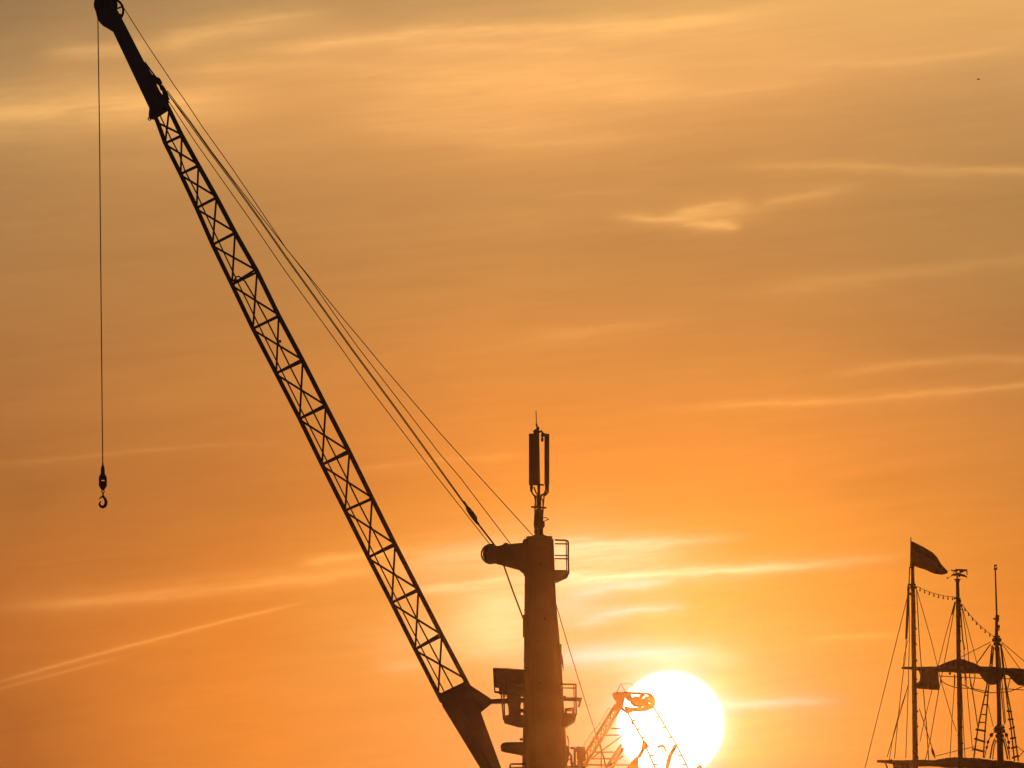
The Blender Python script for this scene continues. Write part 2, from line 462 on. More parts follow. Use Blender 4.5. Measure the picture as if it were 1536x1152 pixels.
# round service balcony
def balcony(xl, xr, ytop, yfloor, poly, mids, name, depth=1.2, round_=True):
    f = MB(); f.prism(poly, YC, depth); fl = f.build(name, M['tower'], crane)
    for sgn in (-1, 1):
        rl = MB(); Yr = YC+sgn*depth/2*.96
        k = 3.0 if round_ else .3
        rl.line([(xl, ytop), (xr-k*1.1, ytop+.4), (xr-.9, ytop+k*.45), (xr, ytop+k*1.3), (xr+.2, yfloor-20), (xr+.6, yfloor+2)], Yr, .035)
        for my in mids: rl.line([(xl, my), (xr, my+.3)], Yr, .026)
        rl.line([(xr-3.2, ytop+1), (xr-2.2, yfloor)], Yr, .022)
        build_sub(rl, 'railing', M['tower'], fl)
    for yy in [ytop+3]+list(mids)+[yfloor-1]:
        build_sub(MB().line([(xr, yy), (xr, yy)], YC-depth/2*.96, .028, Y2=YC+depth/2*.96), 'end_rail', M['tower'], fl)
    return fl
fl = balcony(832, 852.4, 810, 859, [(829, 856), (849.3, 856.4), (853.6, 860), (851, 866), (835.4, 873), (829, 873)], (815.6, 833, 838), 'service_balcony')
fl2 = balcony(841, 863.9, 1026.2, 1071, [(842, 1071), (864.6, 1071), (863, 1082), (850, 1090.5), (842, 1091)], (1031.8,), 'side_platform', 1.5, False)
b = MB(); b.line([(848.5, 1071), (848.5, 1063.6), (859.5, 1062.6), (860, 1071)], YC-.5, .05); b.line([(848.5, 1066), (860, 1066)], YC-.5, .03); b.rect(847.5, 1064, 850.5, 1071, YC-.5, .2)
b.build('platform_frame', M['tower'], crane)
# operator's cabin and the platform under it
cab = MB(); cab.prism([(739.3, 1004), (761, 1004), (789, 1007), (789, 1042), (760.3, 1041), (748.5, 1040), (748.5, 1031), (740.6, 1029)], YC-.1, 1.9)
cab.prism([(740.4, 1028), (742.6, 1029), (743.4, 1036.5), (749, 1037), (750.8, 1040.6), (741.3, 1038.9)], YC-.9, .12)
cab.rect(776, 1004.6, 784, 1009, YC, .5)
cab = cab.build('operator_cabin', M['steel'], crane)
w = MB(); w.prism([(743, 1008), (758, 1008), (758, 1024), (744, 1024)], YC-1.06, .03); build_sub(w, 'cabin_window', M['glass'], cab)
w = MB(); w.prism([(761, 1009), (776, 1010), (776, 1026), (761, 1026)], YC-1.06, .03); build_sub(w, 'cabin_window', M['glass'], cab)
w = MB()
w.line([(740, 1003), (789, 1005.8)], YC-1.1, .04); w.line([(759.6, 1005), (759.6, 1040)], YC-1.08, .03); w.line([(741, 1025.5), (786, 1028)], YC-1.08, .025)
build_sub(w, 'cabin_trim', M['steel'], cab)
b = MB(); b.prism([(760.5, 1040), (789, 1041), (789, 1044.5), (781, 1044.5), (781, 1048), (788, 1048), (788, 1052.5), (781.5, 1053), (780.8, 1064), (788, 1064.5), (788, 1068), (781.5, 1068), (781, 1073), (789, 1074), (789, 1091), (778.5, 1090.3), (760, 1085), (756.5, 1084), (755.4, 1080), (757.2, 1074.5), (763, 1073), (762.6, 1062), (760.6, 1052)], YC, 1.3)
sup = b.build('cabin_support', M['steel'], crane)
b = MB()
for Yr in (YC-.85, YC+.85):
    b.line([(751.8, 1040), (755.4, 1080)], Yr, .028); b.line([(755.8, 1040), (756.8, 1076)], Yr, .028); b.line([(751.8, 1044), (761, 1044)], Yr, .02)
b.line([(755.5, 1074), (755.5, 1074)], YC-.85, .03, Y2=YC+.85)
build_sub(b, 'railing', M['steel'], sup)
# lower arm and bottom rail, gear beside the tower foot
b = MB(); b.prism([(751.4, 1119), (753.5, 1116.8), (758, 1114), (789, 1113.6), (789, 1134), (783.2, 1133), (758, 1128), (751.6, 1126.2)], YC, .9)
b.disc(at(757, 1121, YC), 6.2*PX, 1.0, 24); b.rect(779.6, 1107.6, 787, 1110.6, YC, .4)
b.build('rope_arm', M['tower'], crane)
b = MB(); b.line([(765.3, 1160), (765.3, 1147.5), (767, 1146), (789, 1146)], YC-.8, .035); b.line([(765.3, 1151), (789, 1151)], YC-.8, .025)
b.build('lower_railing', M['tower'], crane)
g = MB()
g.prism([(850, 1103), (852.5, 1104.5), (853.8, 1112), (853.4, 1120), (852, 1120.5), (852.2, 1112), (850.4, 1106)], YC-.2, .06)
g.prism([(849, 1118), (854, 1121), (854.4, 1132), (852.5, 1140), (850, 1152), (846, 1152)], YC-.1, .5)
g.rect(860.2, 1123, 864, 1170, YC-.2, .18); g.prism([(855, 1120.5), (862.5, 1121), (862.5, 1123.4), (856, 1124)], YC-.2, .3)
g.line([(850, 1133), (853, 1128), (857, 1134), (857.5, 1146), (862, 1152)], YC-.3, .05); g.line([(851, 1141), (855, 1138), (860, 1146), (858, 1156)], YC, .04)
g.line([(851, 1150), (882, 1149)], YC-.2, .04)
for k in range(9): g.line([(851+k*3.4, 1149.5), (852+k*3.3, 1158)], YC-.2, .03)
g.line([(866, 1144), (870, 1140), (875, 1147)], YC-.2, .05)
g = g.build('pipe_run', M['steel'], crane)
b = MB(); b.prism([(864.8, 1121), (877.6, 1120.4), (878.4, 1141), (874, 1143.5), (874, 1166), (869.5, 1166), (868.6, 1142), (865.4, 1138), (865, 1128), (862, 1127), (862, 1124)], YC, .7)
b.rect(866, 1119.6, 869, 1121, YC, .3)
b.build('winch_box', M['steel'], crane)
# slewing platform, machinery house and pedestal, below what the picture shows
b = MB(); p0 = at(817, 1300, YC); z0 = p0.z
b.box((p0.x-3.2, YC-2.4, z0-3.2), (p0.x+5.2, YC+2.4, z0+.6)); b.box((p0.x-3.6, YC-2.6, z0-3.6), (p0.x+5.6, YC+2.6, z0-3.2))
b.tube([(p0.x, YC, 2.0), (p0.x, YC, 2.6), (p0.x, YC, 2.61), (p0.x, YC, z0-4.2), (p0.x, YC, z0-3.6)], [2.4, 2.4, 1.7, 1.5, 2.1], 28)
b.prism([(742, 1215), (800, 1205), (800, 1260), (752, 1260)], YC, 2.6)
b.build('machinery_house', M['tower'], crane)
# luffing rack between boom and tower
b = MB(); b.prism([(731, 1049), (762, 1047.6), (790, 1047), (845, 1045.8), (873, 1046.4), (873.4, 1048), (869.4, 1061.3), (866.2, 1060.3), (868.5, 1053), (866, 1051.6), (845, 1051.2), (790, 1054), (731, 1055.6)], YC+.95, .18)
b.rect(843, 1043.8, 849, 1046.5, YC+.95, .25)
for i in range(24):
    x = 737+i*1.9; b.rect(x, 1054.6, x+.9, 1056.4, YC+.95, .16)
b.build('luffing_rack', M['steel'], crane)

# boom -------------------------------------------------------------
LN = [(236,182),(248,215),(271,261),(295,312),(319,367),(348,427),(380.5,493),(415.5,560),(451.5,628),(485.5,697),(520.5,766),(555.5,836),(590.5,904),(625.5,974),(660,1041)]
RN = [(254,165),(273,204),(298,249),(325,297),(353,350),(386,408),(418.5,474.5),(454.5,542),(489,610),(524.5,679),(558.5,748.5),(593,818),(628,886),(663,954),(698,1020)]
LN = [(x+o_, y) for (x, y), o_ in zip(LN, (0, 0, 0, 0, 0, 0, -1, -1.2, -2, -2.4, -2.8, -2.8, -2.8, -2.6, -2.8))]
YN, YF = YC-.75, YC+.75
sh_ = (-.6, -1.3)
Lf = [(x+sh_[0], y+sh_[1]) for x, y in LN]; Rf = [(x+sh_[0], y+sh_[1]) for x, y in RN]
boom = MB()
for Yb, l, r_ in ((YN, LN, RN), (YF, Lf, Rf)):
    boom.line([(l[0][0]-5, l[0][1]-10)]+l+[(l[-1][0]+6, l[-1][1]+12)], Yb, .084, 10)
    boom.line([(r_[0][0]-5, r_[0][1]-10)]+r_+[(r_[-1][0]+6, r_[-1][1]+12)], Yb, .089, 10)
boom = boom.build('boom', M['steel'], crane)
lac = MB()
for Yb, l, r_ in ((YN, LN, RN), (YF, Lf, Rf)):
    for i in range(14):
        dx = .04*(RN[i][0]-LN[i][0])
        lac.line([(l[i][0]+1.5, l[i][1]+3), (r_[i+1][0]-1, r_[i+1][1]-2)], Yb, .031, 6)
        lac.line([(r_[i][0]-.2, r_[i][1]+2), (l[i+1][0]+.5, l[i+1][1]-3)], Yb, .031, 6)
for i in range(14):            # top and bottom faces, seen edge on
    lac.line([LN[i], Lf[i+1]], YN, .024, 6, Y2=YF); lac.line([RN[i], Rf[i+1]], YN, .024, 6, Y2=YF)
build_sub(lac, 'lacing', M['steel'], boom)
for i in range(1, 14):
    cb = MB(); w_ = .05
    (a, b_), (c_, d_) = LN[i], RN[i]
    gap = {5: 4.6, 9: 3.6, 7: 3.2, 8: 3.0, 13: 4.2, 11: 3.0, 12: 2.6}.get(i, 1.2)
    cb.line([(a, b_), (c_, d_)], YN, w_, 8); cb.line([(a+.6, b_-.6), (c_-gap*.45, d_-gap*.9)], YF, w_, 8)
    cb.line([(a, b_), (a, b_)], YN, .035, 6, Y2=YF); cb.line([(c_, d_), (c_-1, d_-1)], YN, .035, 6, Y2=YF)
    for (x, y, s2) in ((a, b_, 1), (c_, d_, -1)):   # gusset plates
        cb.prism([(x-2*s2, y-4), (x+3.6*s2, y-1.6), (x+4.2*s2, y+1.2), (x+1.5*s2, y+5)], YN-.02, .03)
    build_sub(cb, 'cross_bar', M['steel'], boom)
rl = MB()
rl.line([(239, 171), (248, 190), (255.6, 206.4), (268.6, 230.7), (277, 255), (295.6, 291.5), (309.4, 322.7), (334, 375), (357, 424), (380, 471), (395.6, 503), (415, 541.7), (459, 629), (502.8, 716), (529, 769), (553.5, 816), (615.6, 940), (666, 1037)], YC-.1, .026, 6)
build_sub(rl, 'walkway_rail', M['steel'], boom)
rl = MB()
rl.line([(350.5, 428), (352, 419), (354.5, 415.2), (358, 414.7), (362, 417), (367.8, 422.5), (383, 448.6), (399.7, 479), (415.7, 511), (434.4, 548.6), (477, 632), (520.8, 719), (537.5, 753.6), (557, 791), (575, 826), (631, 940), (681, 1035)], YC-.1, .03, 6)
build_sub(rl, 'walkway_rail', M['steel'], boom)
for (x, y) in ((420, 512), (352, 421)):
    MB_ = MB(); MB_.disc(at(x, y, YC-.5), 2.2*PX, .2, 12); build_sub(MB_, 'work_lamp', M['cast'], boom)
# boom head
hd = MB()
hpx = [(171, -40), (160, -36), (149, -22), (143.5, -8), (142.2, 4), (143, 15), (146, 28), (150, 34.5), (155.5, 39.5), (162, 43), (169.5, 47.7), (224, 162.5), (222.8, 172), (224, 178.5), (231.5, 179.5), (252.8, 165.8), (252.8, 156), (247.5, 147), (240.5, 138), (236.4, 130), (233.6, 121), (228, 111), (217, 94), (183.4, 28.6), (167, -2), (176, -30)]
hd.prism(hpx, YC-.60, .10); hd.prism(hpx, YC+.60, .10)
hd.prism([(172, 30), (186, 38), (218, 100), (242, 150), (250, 164), (232, 176), (226, 160), (172, 48)], YC, 1.1)
hd = hd.build('boom_head', M['steel'], crane)
s2 = MB(); c = at(158.5, 7, YC)
s2.disc(c, 16*PX, .18, 40); s2.ring(c+Vector((0, -.1, 0)), 16*PX, .05, 36, 6); s2.ring(c+Vector((0, .1, 0)), 16*PX, .05, 36, 6); s2.disc(c, .18, 1.5, 16)
build_sub(s2, 'sheave', M['cast'], hd)
s2 = MB(); c = at(167, 16, YC-.2)
s2.ring(c, 18*PX, .05, 32, 8)
for k in range(8):
    an = 2*math.pi*k/8+.35; s2.tube([c, c+Vector((math.cos(an), 0, math.sin(an)))*18*PX], .035, 6)
s2.disc(c, .09, .25, 14)
build_sub(s2, 'spoked_sheave', M['cast'], hd)
s2 = MB()
build_sub(MB().ring(at(224.5, 178, YC-.3), 2.4*PX, .02, 16, 6), 'eye', M['cast'], hd)
s2.prism([(228, 112), (233, 114.8), (240.3, 118.5), (243.4, 124), (241.5, 128), (248, 135), (251.6, 138.5), (252, 143), (254.6, 149), (252, 149.2), (249.6, 145), (247.2, 146.5), (244, 142), (243, 136), (240, 133.5), (238.4, 128), (234, 124)], YC-.5, .5)
s2.line([(217, 93), (228, 108), (234, 116)], YC-.6, .03); s2.line([(243, 127.5), (248.6, 135.5)], YC-.6, .03)
s2.line([(247, 146), (252.5, 155)], YC-.55, .04)
build_sub(s2, 'rope_socket', M['cast'], hd)
for (x, y) in ((232, 171), (246, 163), (178, 45)):
    s2 = MB(); s2.disc(at(x, y, YC-.67), 2*PX, .06, 14); build_sub(s2, 'pin', M['cast'], hd)
# boom foot with the bracket of the luffing rack
ft = MB()
fpx = [(656.5, 1036.5), (661.5, 1039.5), (694.8, 1023.4), (697, 1018), (700.5, 1018.5), (703.5, 1026.5), (735.6, 1047.4), (737.4, 1051.8), (736.6, 1056.3), (721.4, 1068.8), (751.8, 1152), (770, 1200), (768, 1212), (758, 1214), (664, 1060)]
ft.prism(fpx, YN-.06, .06); ft.prism(fpx, YF+.06, .06)
ft.prism([(663, 1043), (700, 1025.5), (730, 1048), (731, 1056), (716, 1068), (746, 1152), (763, 1200), (756, 1206), (668, 1060)], YC, 1.3)
ft = ft.build('boom_foot', M['steel'], crane)
s2 = MB(); s2.line([(702.5, 1027), (721, 1068)], YN-.1, .03); s2.line([(664, 1044), (700, 1026)], YN-.1, .03); s2.line([(690, 1060), (746, 1170)], YN-.1, .025)
s2.disc(at(731.5, 1052, YN-.12), 2.5*PX, .1, 14); s2.disc(at(709, 1098, YN-.1), 1.3*PX, .05, 10)
build_sub(s2, 'stiffener', M['steel'], ft)
# ropes
def rope(px, Y, r_=.0155, name='wire_rope', Y2=None, m_='rope', par=None):
    return MB().line(px, Y, r_, 6, Y2).build(name, M[m_], par or crane)
rope([(246, 141), (292, 211.6), (375.4, 329.7), (426.8, 405), (510, 519.7), (546.8, 572), (628.4, 679.7), (652, 711), (734.5, 816)], YC-.2)
rope([(250, 138), (285, 183.8), (314.7, 225.5), (351, 274), (391, 329.7), (430.3, 386), (478.9, 453.7), (525.8, 519.7), (595.4, 613.7), (652, 692), (695.5, 752.8), (718, 785.8), (742, 817)], YC+.1, .017)
wr = rope([(252, 141), (283.5, 185), (313, 226), (349.5, 275), (389.7, 330.6), (429, 387), (477.6, 454.6), (524.5, 520.6), (594.1, 614.6), (650.7, 693), (694.5, 753.5), (717, 786.6), (740.5, 817)], YC-.05, .017)
tb = MB(); tb.line([(694.8, 751.5), (696.5, 754), (700, 759.5), (702, 763), (707, 770), (712.4, 777.5), (714, 782), (717, 785.5), (719, 788)], YC-.02, [.03, .05, .05, .085, .105, .10, .06, .05, .025], 10)
tb.prism([(700, 760), (704, 762.5), (713.5, 776.5), (711.5, 779.5), (707, 775.5), (700.5, 765)], YC-.08, .08)
build_sub(tb, 'turnbuckle', M['cast'], wr)
rope([(251, 136), (287, 184.2), (316.5, 226), (354, 275.5), (396, 330), (416, 355.6), (461.5, 413.7), (507.7, 480), (536, 519.7), (564, 556), (628.6, 640), (658.8, 679.7), (690, 716), (766.7, 817)], YC+.3)
rope([(184.5, 10), (222, 69), (262.6, 130), (276.8, 149.7), (304, 190.8), (347.6, 251.5), (393.8, 320), (430, 373.8), (468.5, 420.7), (516.4, 480), (539.7, 507.5), (572.8, 547.7), (659.7, 649.3), (725, 721.6), (800, 804)], YC-.3)
rope([(753.5, 842), (770, 888.5), (785, 928)], YC-.35, .030)
rope([(833, 903), (852.7, 970), (878, 1052), (893.8, 1101), (912, 1158)], YC+.3, .018)
hoist = rope([(146.8, 28), (149.3, 200), (151.6, 450), (154, 693)], YC, .020, 'hoist_rope')

# hook block hanging from the rope
hb_ = at(154, 762, YC)
hk = thing('hook_block', 'black hook block with an empty curved hook, hanging from the thin vertical rope at left', 'crane hook', hb_)
b = MB(); prof = [(691.5, .7), (697, 1.2), (699, 1.9), (703, 2.9), (710, 3.2), (712, 3.8), (715, 5.8), (719, 6.1)]
b.line([(154.1, y) for y, w_ in prof], YC, [w_*PX for y, w_ in prof], 18)
b.build('rope_socket', M['cast'], hk)
b = MB()
for dy in (-.13, .13):
    b.prism([(149.2, 714), (152, 711.5), (156.5, 711.5), (159.3, 714), (160.3, 718), (160.3, 720), (148.2, 720), (148.2, 718)], YC+dy, .06)
    b.prism([(148.2, 721.6), (160.4, 721.6), (160.2, 729), (157.6, 733), (156.4, 735), (152.4, 735), (151, 733), (148.4, 729)], YC+dy, .06)
    b.rect(148.2, 719.4, 152, 722, YC+dy, .06); b.rect(156.8, 719.4, 160.4, 722, YC+dy, .06)
b.disc(at(154.3, 728, YC), 5*PX, .12, 20)
b.build('sheave_housing', M['cast'], hk)
b = MB(); b.ring(at(154.4, 737, YC), 2*PX, .018, 16, 6); b.line([(154.4, 738.6), (154.5, 742), (154.7, 745)], YC, [.03, .03, .045], 10)
b.build('shackle', M['cast'], hk)
b = MB()
hp = [(154.6, 742, .9), (155.2, 745, 1.7), (157.6, 748.5, 2.1), (158.9, 752, 2.3), (158.9, 755.6, 2.5), (157.3, 759, 2.6), (154, 760.6, 2.4), (150.6, 759.2, 2.1), (149.2, 756.2, 1.7), (150, 753.4, 1.2), (151.6, 752, .6)]
b.tube([at(x, y, YC) for x, y, r_ in hp], [r_*PX for x, y, r_ in hp], 12)
b.line([(154.9, 744.6), (152.4, 745.6), (150, 747), (148.3, 749)], YC, [1.7*PX, 1.3*PX, .9*PX, .4*PX], 10)
b.build('hook', M['cast'], hk)

# antenna mast on the tower head
am = thing('antenna_mast', 'slim antenna mast with tall panels and a whip on top of the crane tower', 'antenna', at(808, 804.5, YC))
MB().line([(807, 640), (808, 720), (809, 804)], YC, [.045, .055, .07], 12).build('pole', M['tower'], am)
def panel(x0, x1, y0, y1, Y, t_):
    p = MB(); i = .8
    p.prism([(x0+i, y0), (x1-i, y0), (x1, y0+i), (x1, y1-i), (x1-i, y1), (x0+i, y1), (x0, y1-i), (x0, y0+i)], Y, t_); return p.build('antenna_panel', M['panel'], am)
pl = panel(793.3, 803.8, 650.6, 728, YC-.25, .14); panel(803.2, 809, 651.4, 728, YC-.32, .13); pr = panel(816.6, 824, 650.8, 727, YC-.1, .16)
b = MB(); b.line([(804, 616), (804.6, 637)], YC, .016, 6); b.line([(804.6, 636), (805.8, 641.5)], YC, [.04, .03], 8); b.build('whip', M['cast'], am)
b = MB(); b.disc(at(806.6, 643.5, YC), 2.4*PX, .2, 14); b.line([(800.5, 648), (804, 644.5), (806.5, 649), (807, 655)], YC-.1, .05, 6); b.rect(800, 645.6, 808.6, 652, YC-.2, .2)
b.line([(808, 648), (812, 647), (814, 650), (818, 653)], YC-.1, .045, 6); b.rect(813.5, 650, 819, 655, YC-.05, .1)
b.build('top_bracket', M['cast'], am)
b = MB(); b.line([(813, 651), (812.2, 655)], YC-.1, .03, 6); b.tube([at(813.4, 655, YC-.1), at(813.4, 658, YC-.1), at(813.4, 661, YC-.1), at(813.4, 662.6, YC-.1)], [.03, .05, .055, .025], 10); b.build('obstacle_lamp', M['lamp'], am)
for cbl in ([(808, 727), (816, 727.4)], [(796.5, 760.4), (808, 760.8), (819.5, 761.8)], [(800, 656), (808, 656)], [(800, 722), (808, 722)]):
    MB().line(cbl, YC-.12, .035, 6).build('crossbar', M['cast'], am)
for pts in ([(795.8, 728), (796.4, 736), (799, 741), (802, 744.5), (803.2, 752), (802.6, 768), (801.5, 785), (803, 796), (804, 803)],
            [(798, 728), (797.6, 737), (800, 742), (803.8, 744), (802.4, 762), (803, 790), (801.8, 800)],
            [(800.8, 730), (803.6, 738), (806, 742), (805.4, 770), (804.6, 803)],
            [(820.8, 727), (820.6, 736), (818, 741), (813, 743), (811.2, 746.5), (814.4, 751), (814.8, 762), (813.8, 775), (813.6, 803)],
            [(822.4, 727), (822.4, 738), (818.6, 742.6), (816, 744), (815.4, 752), (814, 770), (811, 803)],
            [(818.4, 727), (818.6, 734), (816.6, 740), (812, 742.4), (810.6, 748), (811.6, 780), (810.2, 803)]):
    b = MB(); b.line(pts, YC-.12, .028, 6); b.build('feeder_cable', M['cast'], am)
for (x0, x1, y0, y1) in ((795, 797.4, 728, 737), (819.4, 822.6, 727, 737), (797.8, 799.4, 728, 734)):
    b = MB(); b.rect(x0, y0, x1, y1, YC-.15, .06); b.build('connector', M['cast'], am)
b = MB(); b.prism([(801.8, 766), (813.6, 764), (814.6, 781), (817, 783.5), (817.2, 789), (815.6, 792), (801, 792), (800.6, 787), (802.6, 784)], YC-.15, .25); b.build('radio_unit', M['cast'], am)
b = MB(); b.line([(815, 776.4), (819.4, 776.6), (822.6, 778.6), (818, 781), (814.4, 783.4)], YC-.1, .016, 6); b.disc(at(822, 779, YC-.1), 1.2*PX, .06, 10); b.build('loop_antenna', M['cast'], am)
b = MB(); b.prism([(800, 804.6), (803, 800), (803.6, 794), (814, 794), (814.6, 800), (817.6, 804.6)], YC, .08); b.rect(799, 803.6, 819, 805.4, YC, .7); b.build('mast_foot', M['cast'], am)
# ---------------------------------------------------------------- the second crane, in front of the sun
Y2 = 620; P2 = Y2/FPX
b2 = at(955, 1152, Y2)
cr2 = thing('lattice_crane', 'orange glowing lattice crane silhouetted against the lower left of the setting sun', 'crane', (b2.x, Y2, 2.0))
hdp = [(919.7, 1040.3), (943.7, 1039.6), (966, 1040), (974, 1041), (979, 1045), (982, 1052), (980.6, 1058), (976.4, 1062.4), (963.8, 1065.8), (950, 1065.4), (940.9, 1069), (936, 1065.5), (932.8, 1062), (927.5, 1055.5), (921.5, 1046)]
h = MB()
for k in range(len(hdp)): h.line([hdp[k], hdp[(k+1) % len(hdp)]], Y2, .07, 6)
for tri in ([(920, 1040.5), (938, 1040), (937, 1048), (934, 1062), (928, 1056)], [(946, 1048), (953, 1044), (960, 1046), (967, 1050), (968, 1058), (960, 1061), (950, 1059), (945, 1054)],
            [(972, 1042), (979, 1046), (981.6, 1052), (980, 1058), (976, 1061), (975, 1052)], [(936, 1060), (944, 1061), (943, 1068), (940, 1068.6)], [(934, 1041), (946, 1040.5), (948, 1047), (944, 1053), (939, 1048)], [(936, 1059), (946, 1062), (962, 1061.4), (976, 1058.6), (974, 1062), (963, 1065.5), (942, 1066.4)], [(925, 1052), (931, 1056), (933, 1062), (928, 1070), (921, 1064)], [(962, 1052), (969, 1044), (974, 1046), (972, 1060), (966, 1061)], [(943, 1062), (963, 1061), (963, 1065.4), (944, 1066)]):
    h.prism(tri, Y2, .5)
h.line([(938, 1041), (948, 1050)], Y2, .12); h.line([(960, 1046), (966, 1041)], Y2, .12); h.line([(966, 1052), (974, 1046)], Y2, .09); h.line([(966, 1056), (977, 1061)], Y2, .09)
h = h.build('crane_head', M['far'], cr2)
for (x, y, r_) in ((956, 1053, 4.6), (975, 1052, 5)):
    s2 = MB(); s2.ring(at(x, y, Y2-.3), r_*P2, .05, 20, 6); s2.disc(at(x, y, Y2-.3), .1, .3, 10); build_sub(s2, 'sheave', M['far'], h)
f = MB(); f.line([(924.4, 1040), (931.2, 1025.8), (939, 1040)], Y2-.3, .04, 6); f.line([(931.2, 1025.8), (946, 1025.7), (962, 1040)], Y2, .018, 4)
f.build('top_frame', M['far'], cr2)
def truss(l, r_, n_, Y, rc, rl_, name, depth=.6, parent=cr2):
    mb = MB()
    def lerp(pl, t_):
        s_ = t_*(len(pl)-1); i = min(int(s_), len(pl)-2); f_ = s_-i
        return (pl[i][0]*(1-f_)+pl[i+1][0]*f_, pl[i][1]*(1-f_)+pl[i+1][1]*f_)
    for Yb in (Y-depth/2, Y+depth/2):
        mb.line(l, Yb, rc, 6); mb.line(r_, Yb, rc, 6)
    p = mb.build(name, M['far'], parent)
    lb = MB()
    for i in range(n_):
        a_, b_ = i/n_, (i+1)/n_; 
        A, B = (l, r_) if i % 2 else (r_, l)
        lb.line([lerp(A, a_), lerp(B, b_)], Y-depth/2, rl_, 4); lb.line([lerp(B, a_), lerp(A, b_)], Y+depth/2, rl_, 4)
        lb.line([lerp(l, b_), lerp(r_, b_)], Y-depth/2, rl_, 4)
        lb.line([lerp(l, a_), lerp(l, b_)], Y-depth/2, rl_, 4, Y2=Y+depth/2)
    build_sub(lb, 'lacing', M['far'], p)
    return p
truss([(923.4, 1057), (903.5, 1089), (880.6, 1125.6), (866, 1149)], [(929, 1064), (907.5, 1101), (883.6, 1139), (876, 1152)], 9, Y2, .085, .045, 'back_stay')
truss([(941, 1068), (966, 1113), (986, 1160)], [(980, 1060), (1013, 1114), (1036, 1160)], 7, Y2+1.5, .05, .03, 'boom', 1.0)
truss([(932, 1116.5), (921, 1133), (909, 1152)], [(935.5, 1122), (927, 1136), (918, 1155)], 4, Y2-1.2, .07, .04, 'front_leg', .3)
for a_, b_ in (((907, 1103), (930, 1102.6)), ((915.6, 1092.8), (931, 1092.8)), ((890.6, 1128.3), (925, 1128.3)), ((880.4, 1138.2), (931, 1138)), ((873, 1147.3), (946, 1147.6))):
    MB().line([a_, b_], Y2-.2, .045, 6).build('tie_beam', M['far'], cr2)
for ln in ([(934, 1103), (918, 1115), (902, 1126.6), (881, 1142.6), (872, 1150)], [(900, 1111), (902, 1127), (906, 1136), (908, 1152)], [(902, 1127), (902, 1152)], [(888, 1128), (902, 1127)], [(915, 1147), (935, 1134)]):
    MB().line(ln, Y2, .045, 6).build('brace', M['far'], cr2)
rl = MB(); rl.line([(912.5, 1062.5), (903, 1078), (896.5, 1090), (893, 1093), (888, 1098.5), (881, 1109), (875, 1119)], Y2-.5, .022, 5); rl.line([(912.5, 1062.5), (919, 1062)], Y2-.5, .02, 4)
for k in range(9):
    x = 912-k*4.4; y = 1063+k*6.8; rl.line([(x, y), (x+5, y+4.6)], Y2-.5, .014, 4)
rl.build('stair_rail', M['far'], cr2)
ms = MB(); ms.prism([(966.5, 1111), (971.5, 1116), (971, 1121), (967.6, 1124), (961, 1136.4), (957.6, 1137), (957.6, 1156), (939, 1156), (944.4, 1146), (951, 1138), (956, 1134.5), (962, 1124), (963.4, 1113.5)], Y2+.8, .8)
ms.build('winch_house', M['far'], cr2)
ms = MB(); ms.prism([(1011, 1116.5), (1015.6, 1119), (1013.4, 1125), (1009, 1132), (1006, 1141), (1003.4, 1152), (998, 1156), (999, 1145), (1003, 1131), (1008, 1123.5)], Y2+.8, .6)
ms.build('boom_bracket', M['far'], cr2); ms = MB()
ms.line([(986.5, 1122), (989.6, 1118.6), (994, 1118.4), (996, 1120), (999, 1127)], Y2+.5, .07, 6)
ms.build('rope_guard', M['far'], cr2); ms = MB()
ms.prism([(1045, 1151), (1050, 1146), (1052, 1150), (1055, 1156), (1043, 1156)], Y2+.8, .5)
ms.build('boom_bracket', M['far'], cr2); ms = MB()
ms.prism([(946.5, 1082), (950.5, 1082.5), (951, 1086.6), (947.6, 1087)], Y2+.6, .4)
ms.build('lamp_box', M['far'], cr2)
ms = MB(); c2 = at(950, 1156, Y2)
ms.box((b2.x-3.6, Y2-2.5, b2.z-4.2), (b2.x+4.6, Y2+2.5, b2.z-.5)); ms.box((b2.x-4.0, Y2-2.7, b2.z-4.6), (b2.x+5, Y2+2.7, b2.z-4.2))
for sx_ in (-3, 3):
    for sy_ in (-2, 2):
        ms.tube([(b2.x+sx_*1.4, Y2+sy_*1.4, 2.0), (b2.x+sx_*.5, Y2+sy_, b2.z-4.6)], [.45, .35], 10)
for zz in (8, 15): 
    for sy_ in (-2.4, 2.4): ms.tube([(b2.x-3.2, Y2+sy_, zz), (b2.x+3.2, Y2+sy_, zz)], .18, 8)
ms.build('portal_base', M['far'], cr2)

# ---------------------------------------------------------------- the sailing ship
YA, YB, YD = 500, 508, 516
pa, pb, pd = at(1371, 1152, YA), at(1443.4, 1152, YB), at(1501, 1152, YD)
ship = thing('sailing_ship', 'old three masted sailing ship, dark masts and rigging, sails furled on two yards', 'sailing ship', (pb.x, YB, 0))
fwd = (pd-pa); fwd.z = 0; fwd.normalize(); side = Vector((fwd.y, -fwd.x, 0)); cen = Vector((pb.x, YB, 0))
hull = MB(); st = [(-19, .9, 4.6), (-17, 2.6, 4.2), (-10, 3.7, 3.2), (0, 4.0, 2.8), (9, 3.6, 3.2), (15, 2.3, 4.2), (19, .35, 5.4)]
vs, fs = [], []
for (d, w_, z_) in st:
    c = cen+fwd*d
    for (s3, zz) in ((-1, z_), (-.96, z_*.45), (-.72, -.9), (0, -2.0), (.72, -.9), (.96, z_*.45), (1, z_)):
        vs.append(c+side*w_*s3+Vector((0, 0, zz)))
for i in range(len(st)-1):
    for k in range(6): fs.append((i*7+k, i*7+k+1, (i+1)*7+k+1, (i+1)*7+k))
    fs.append((i*7+6, i*7, (i+1)*7, (i+1)*7+6))
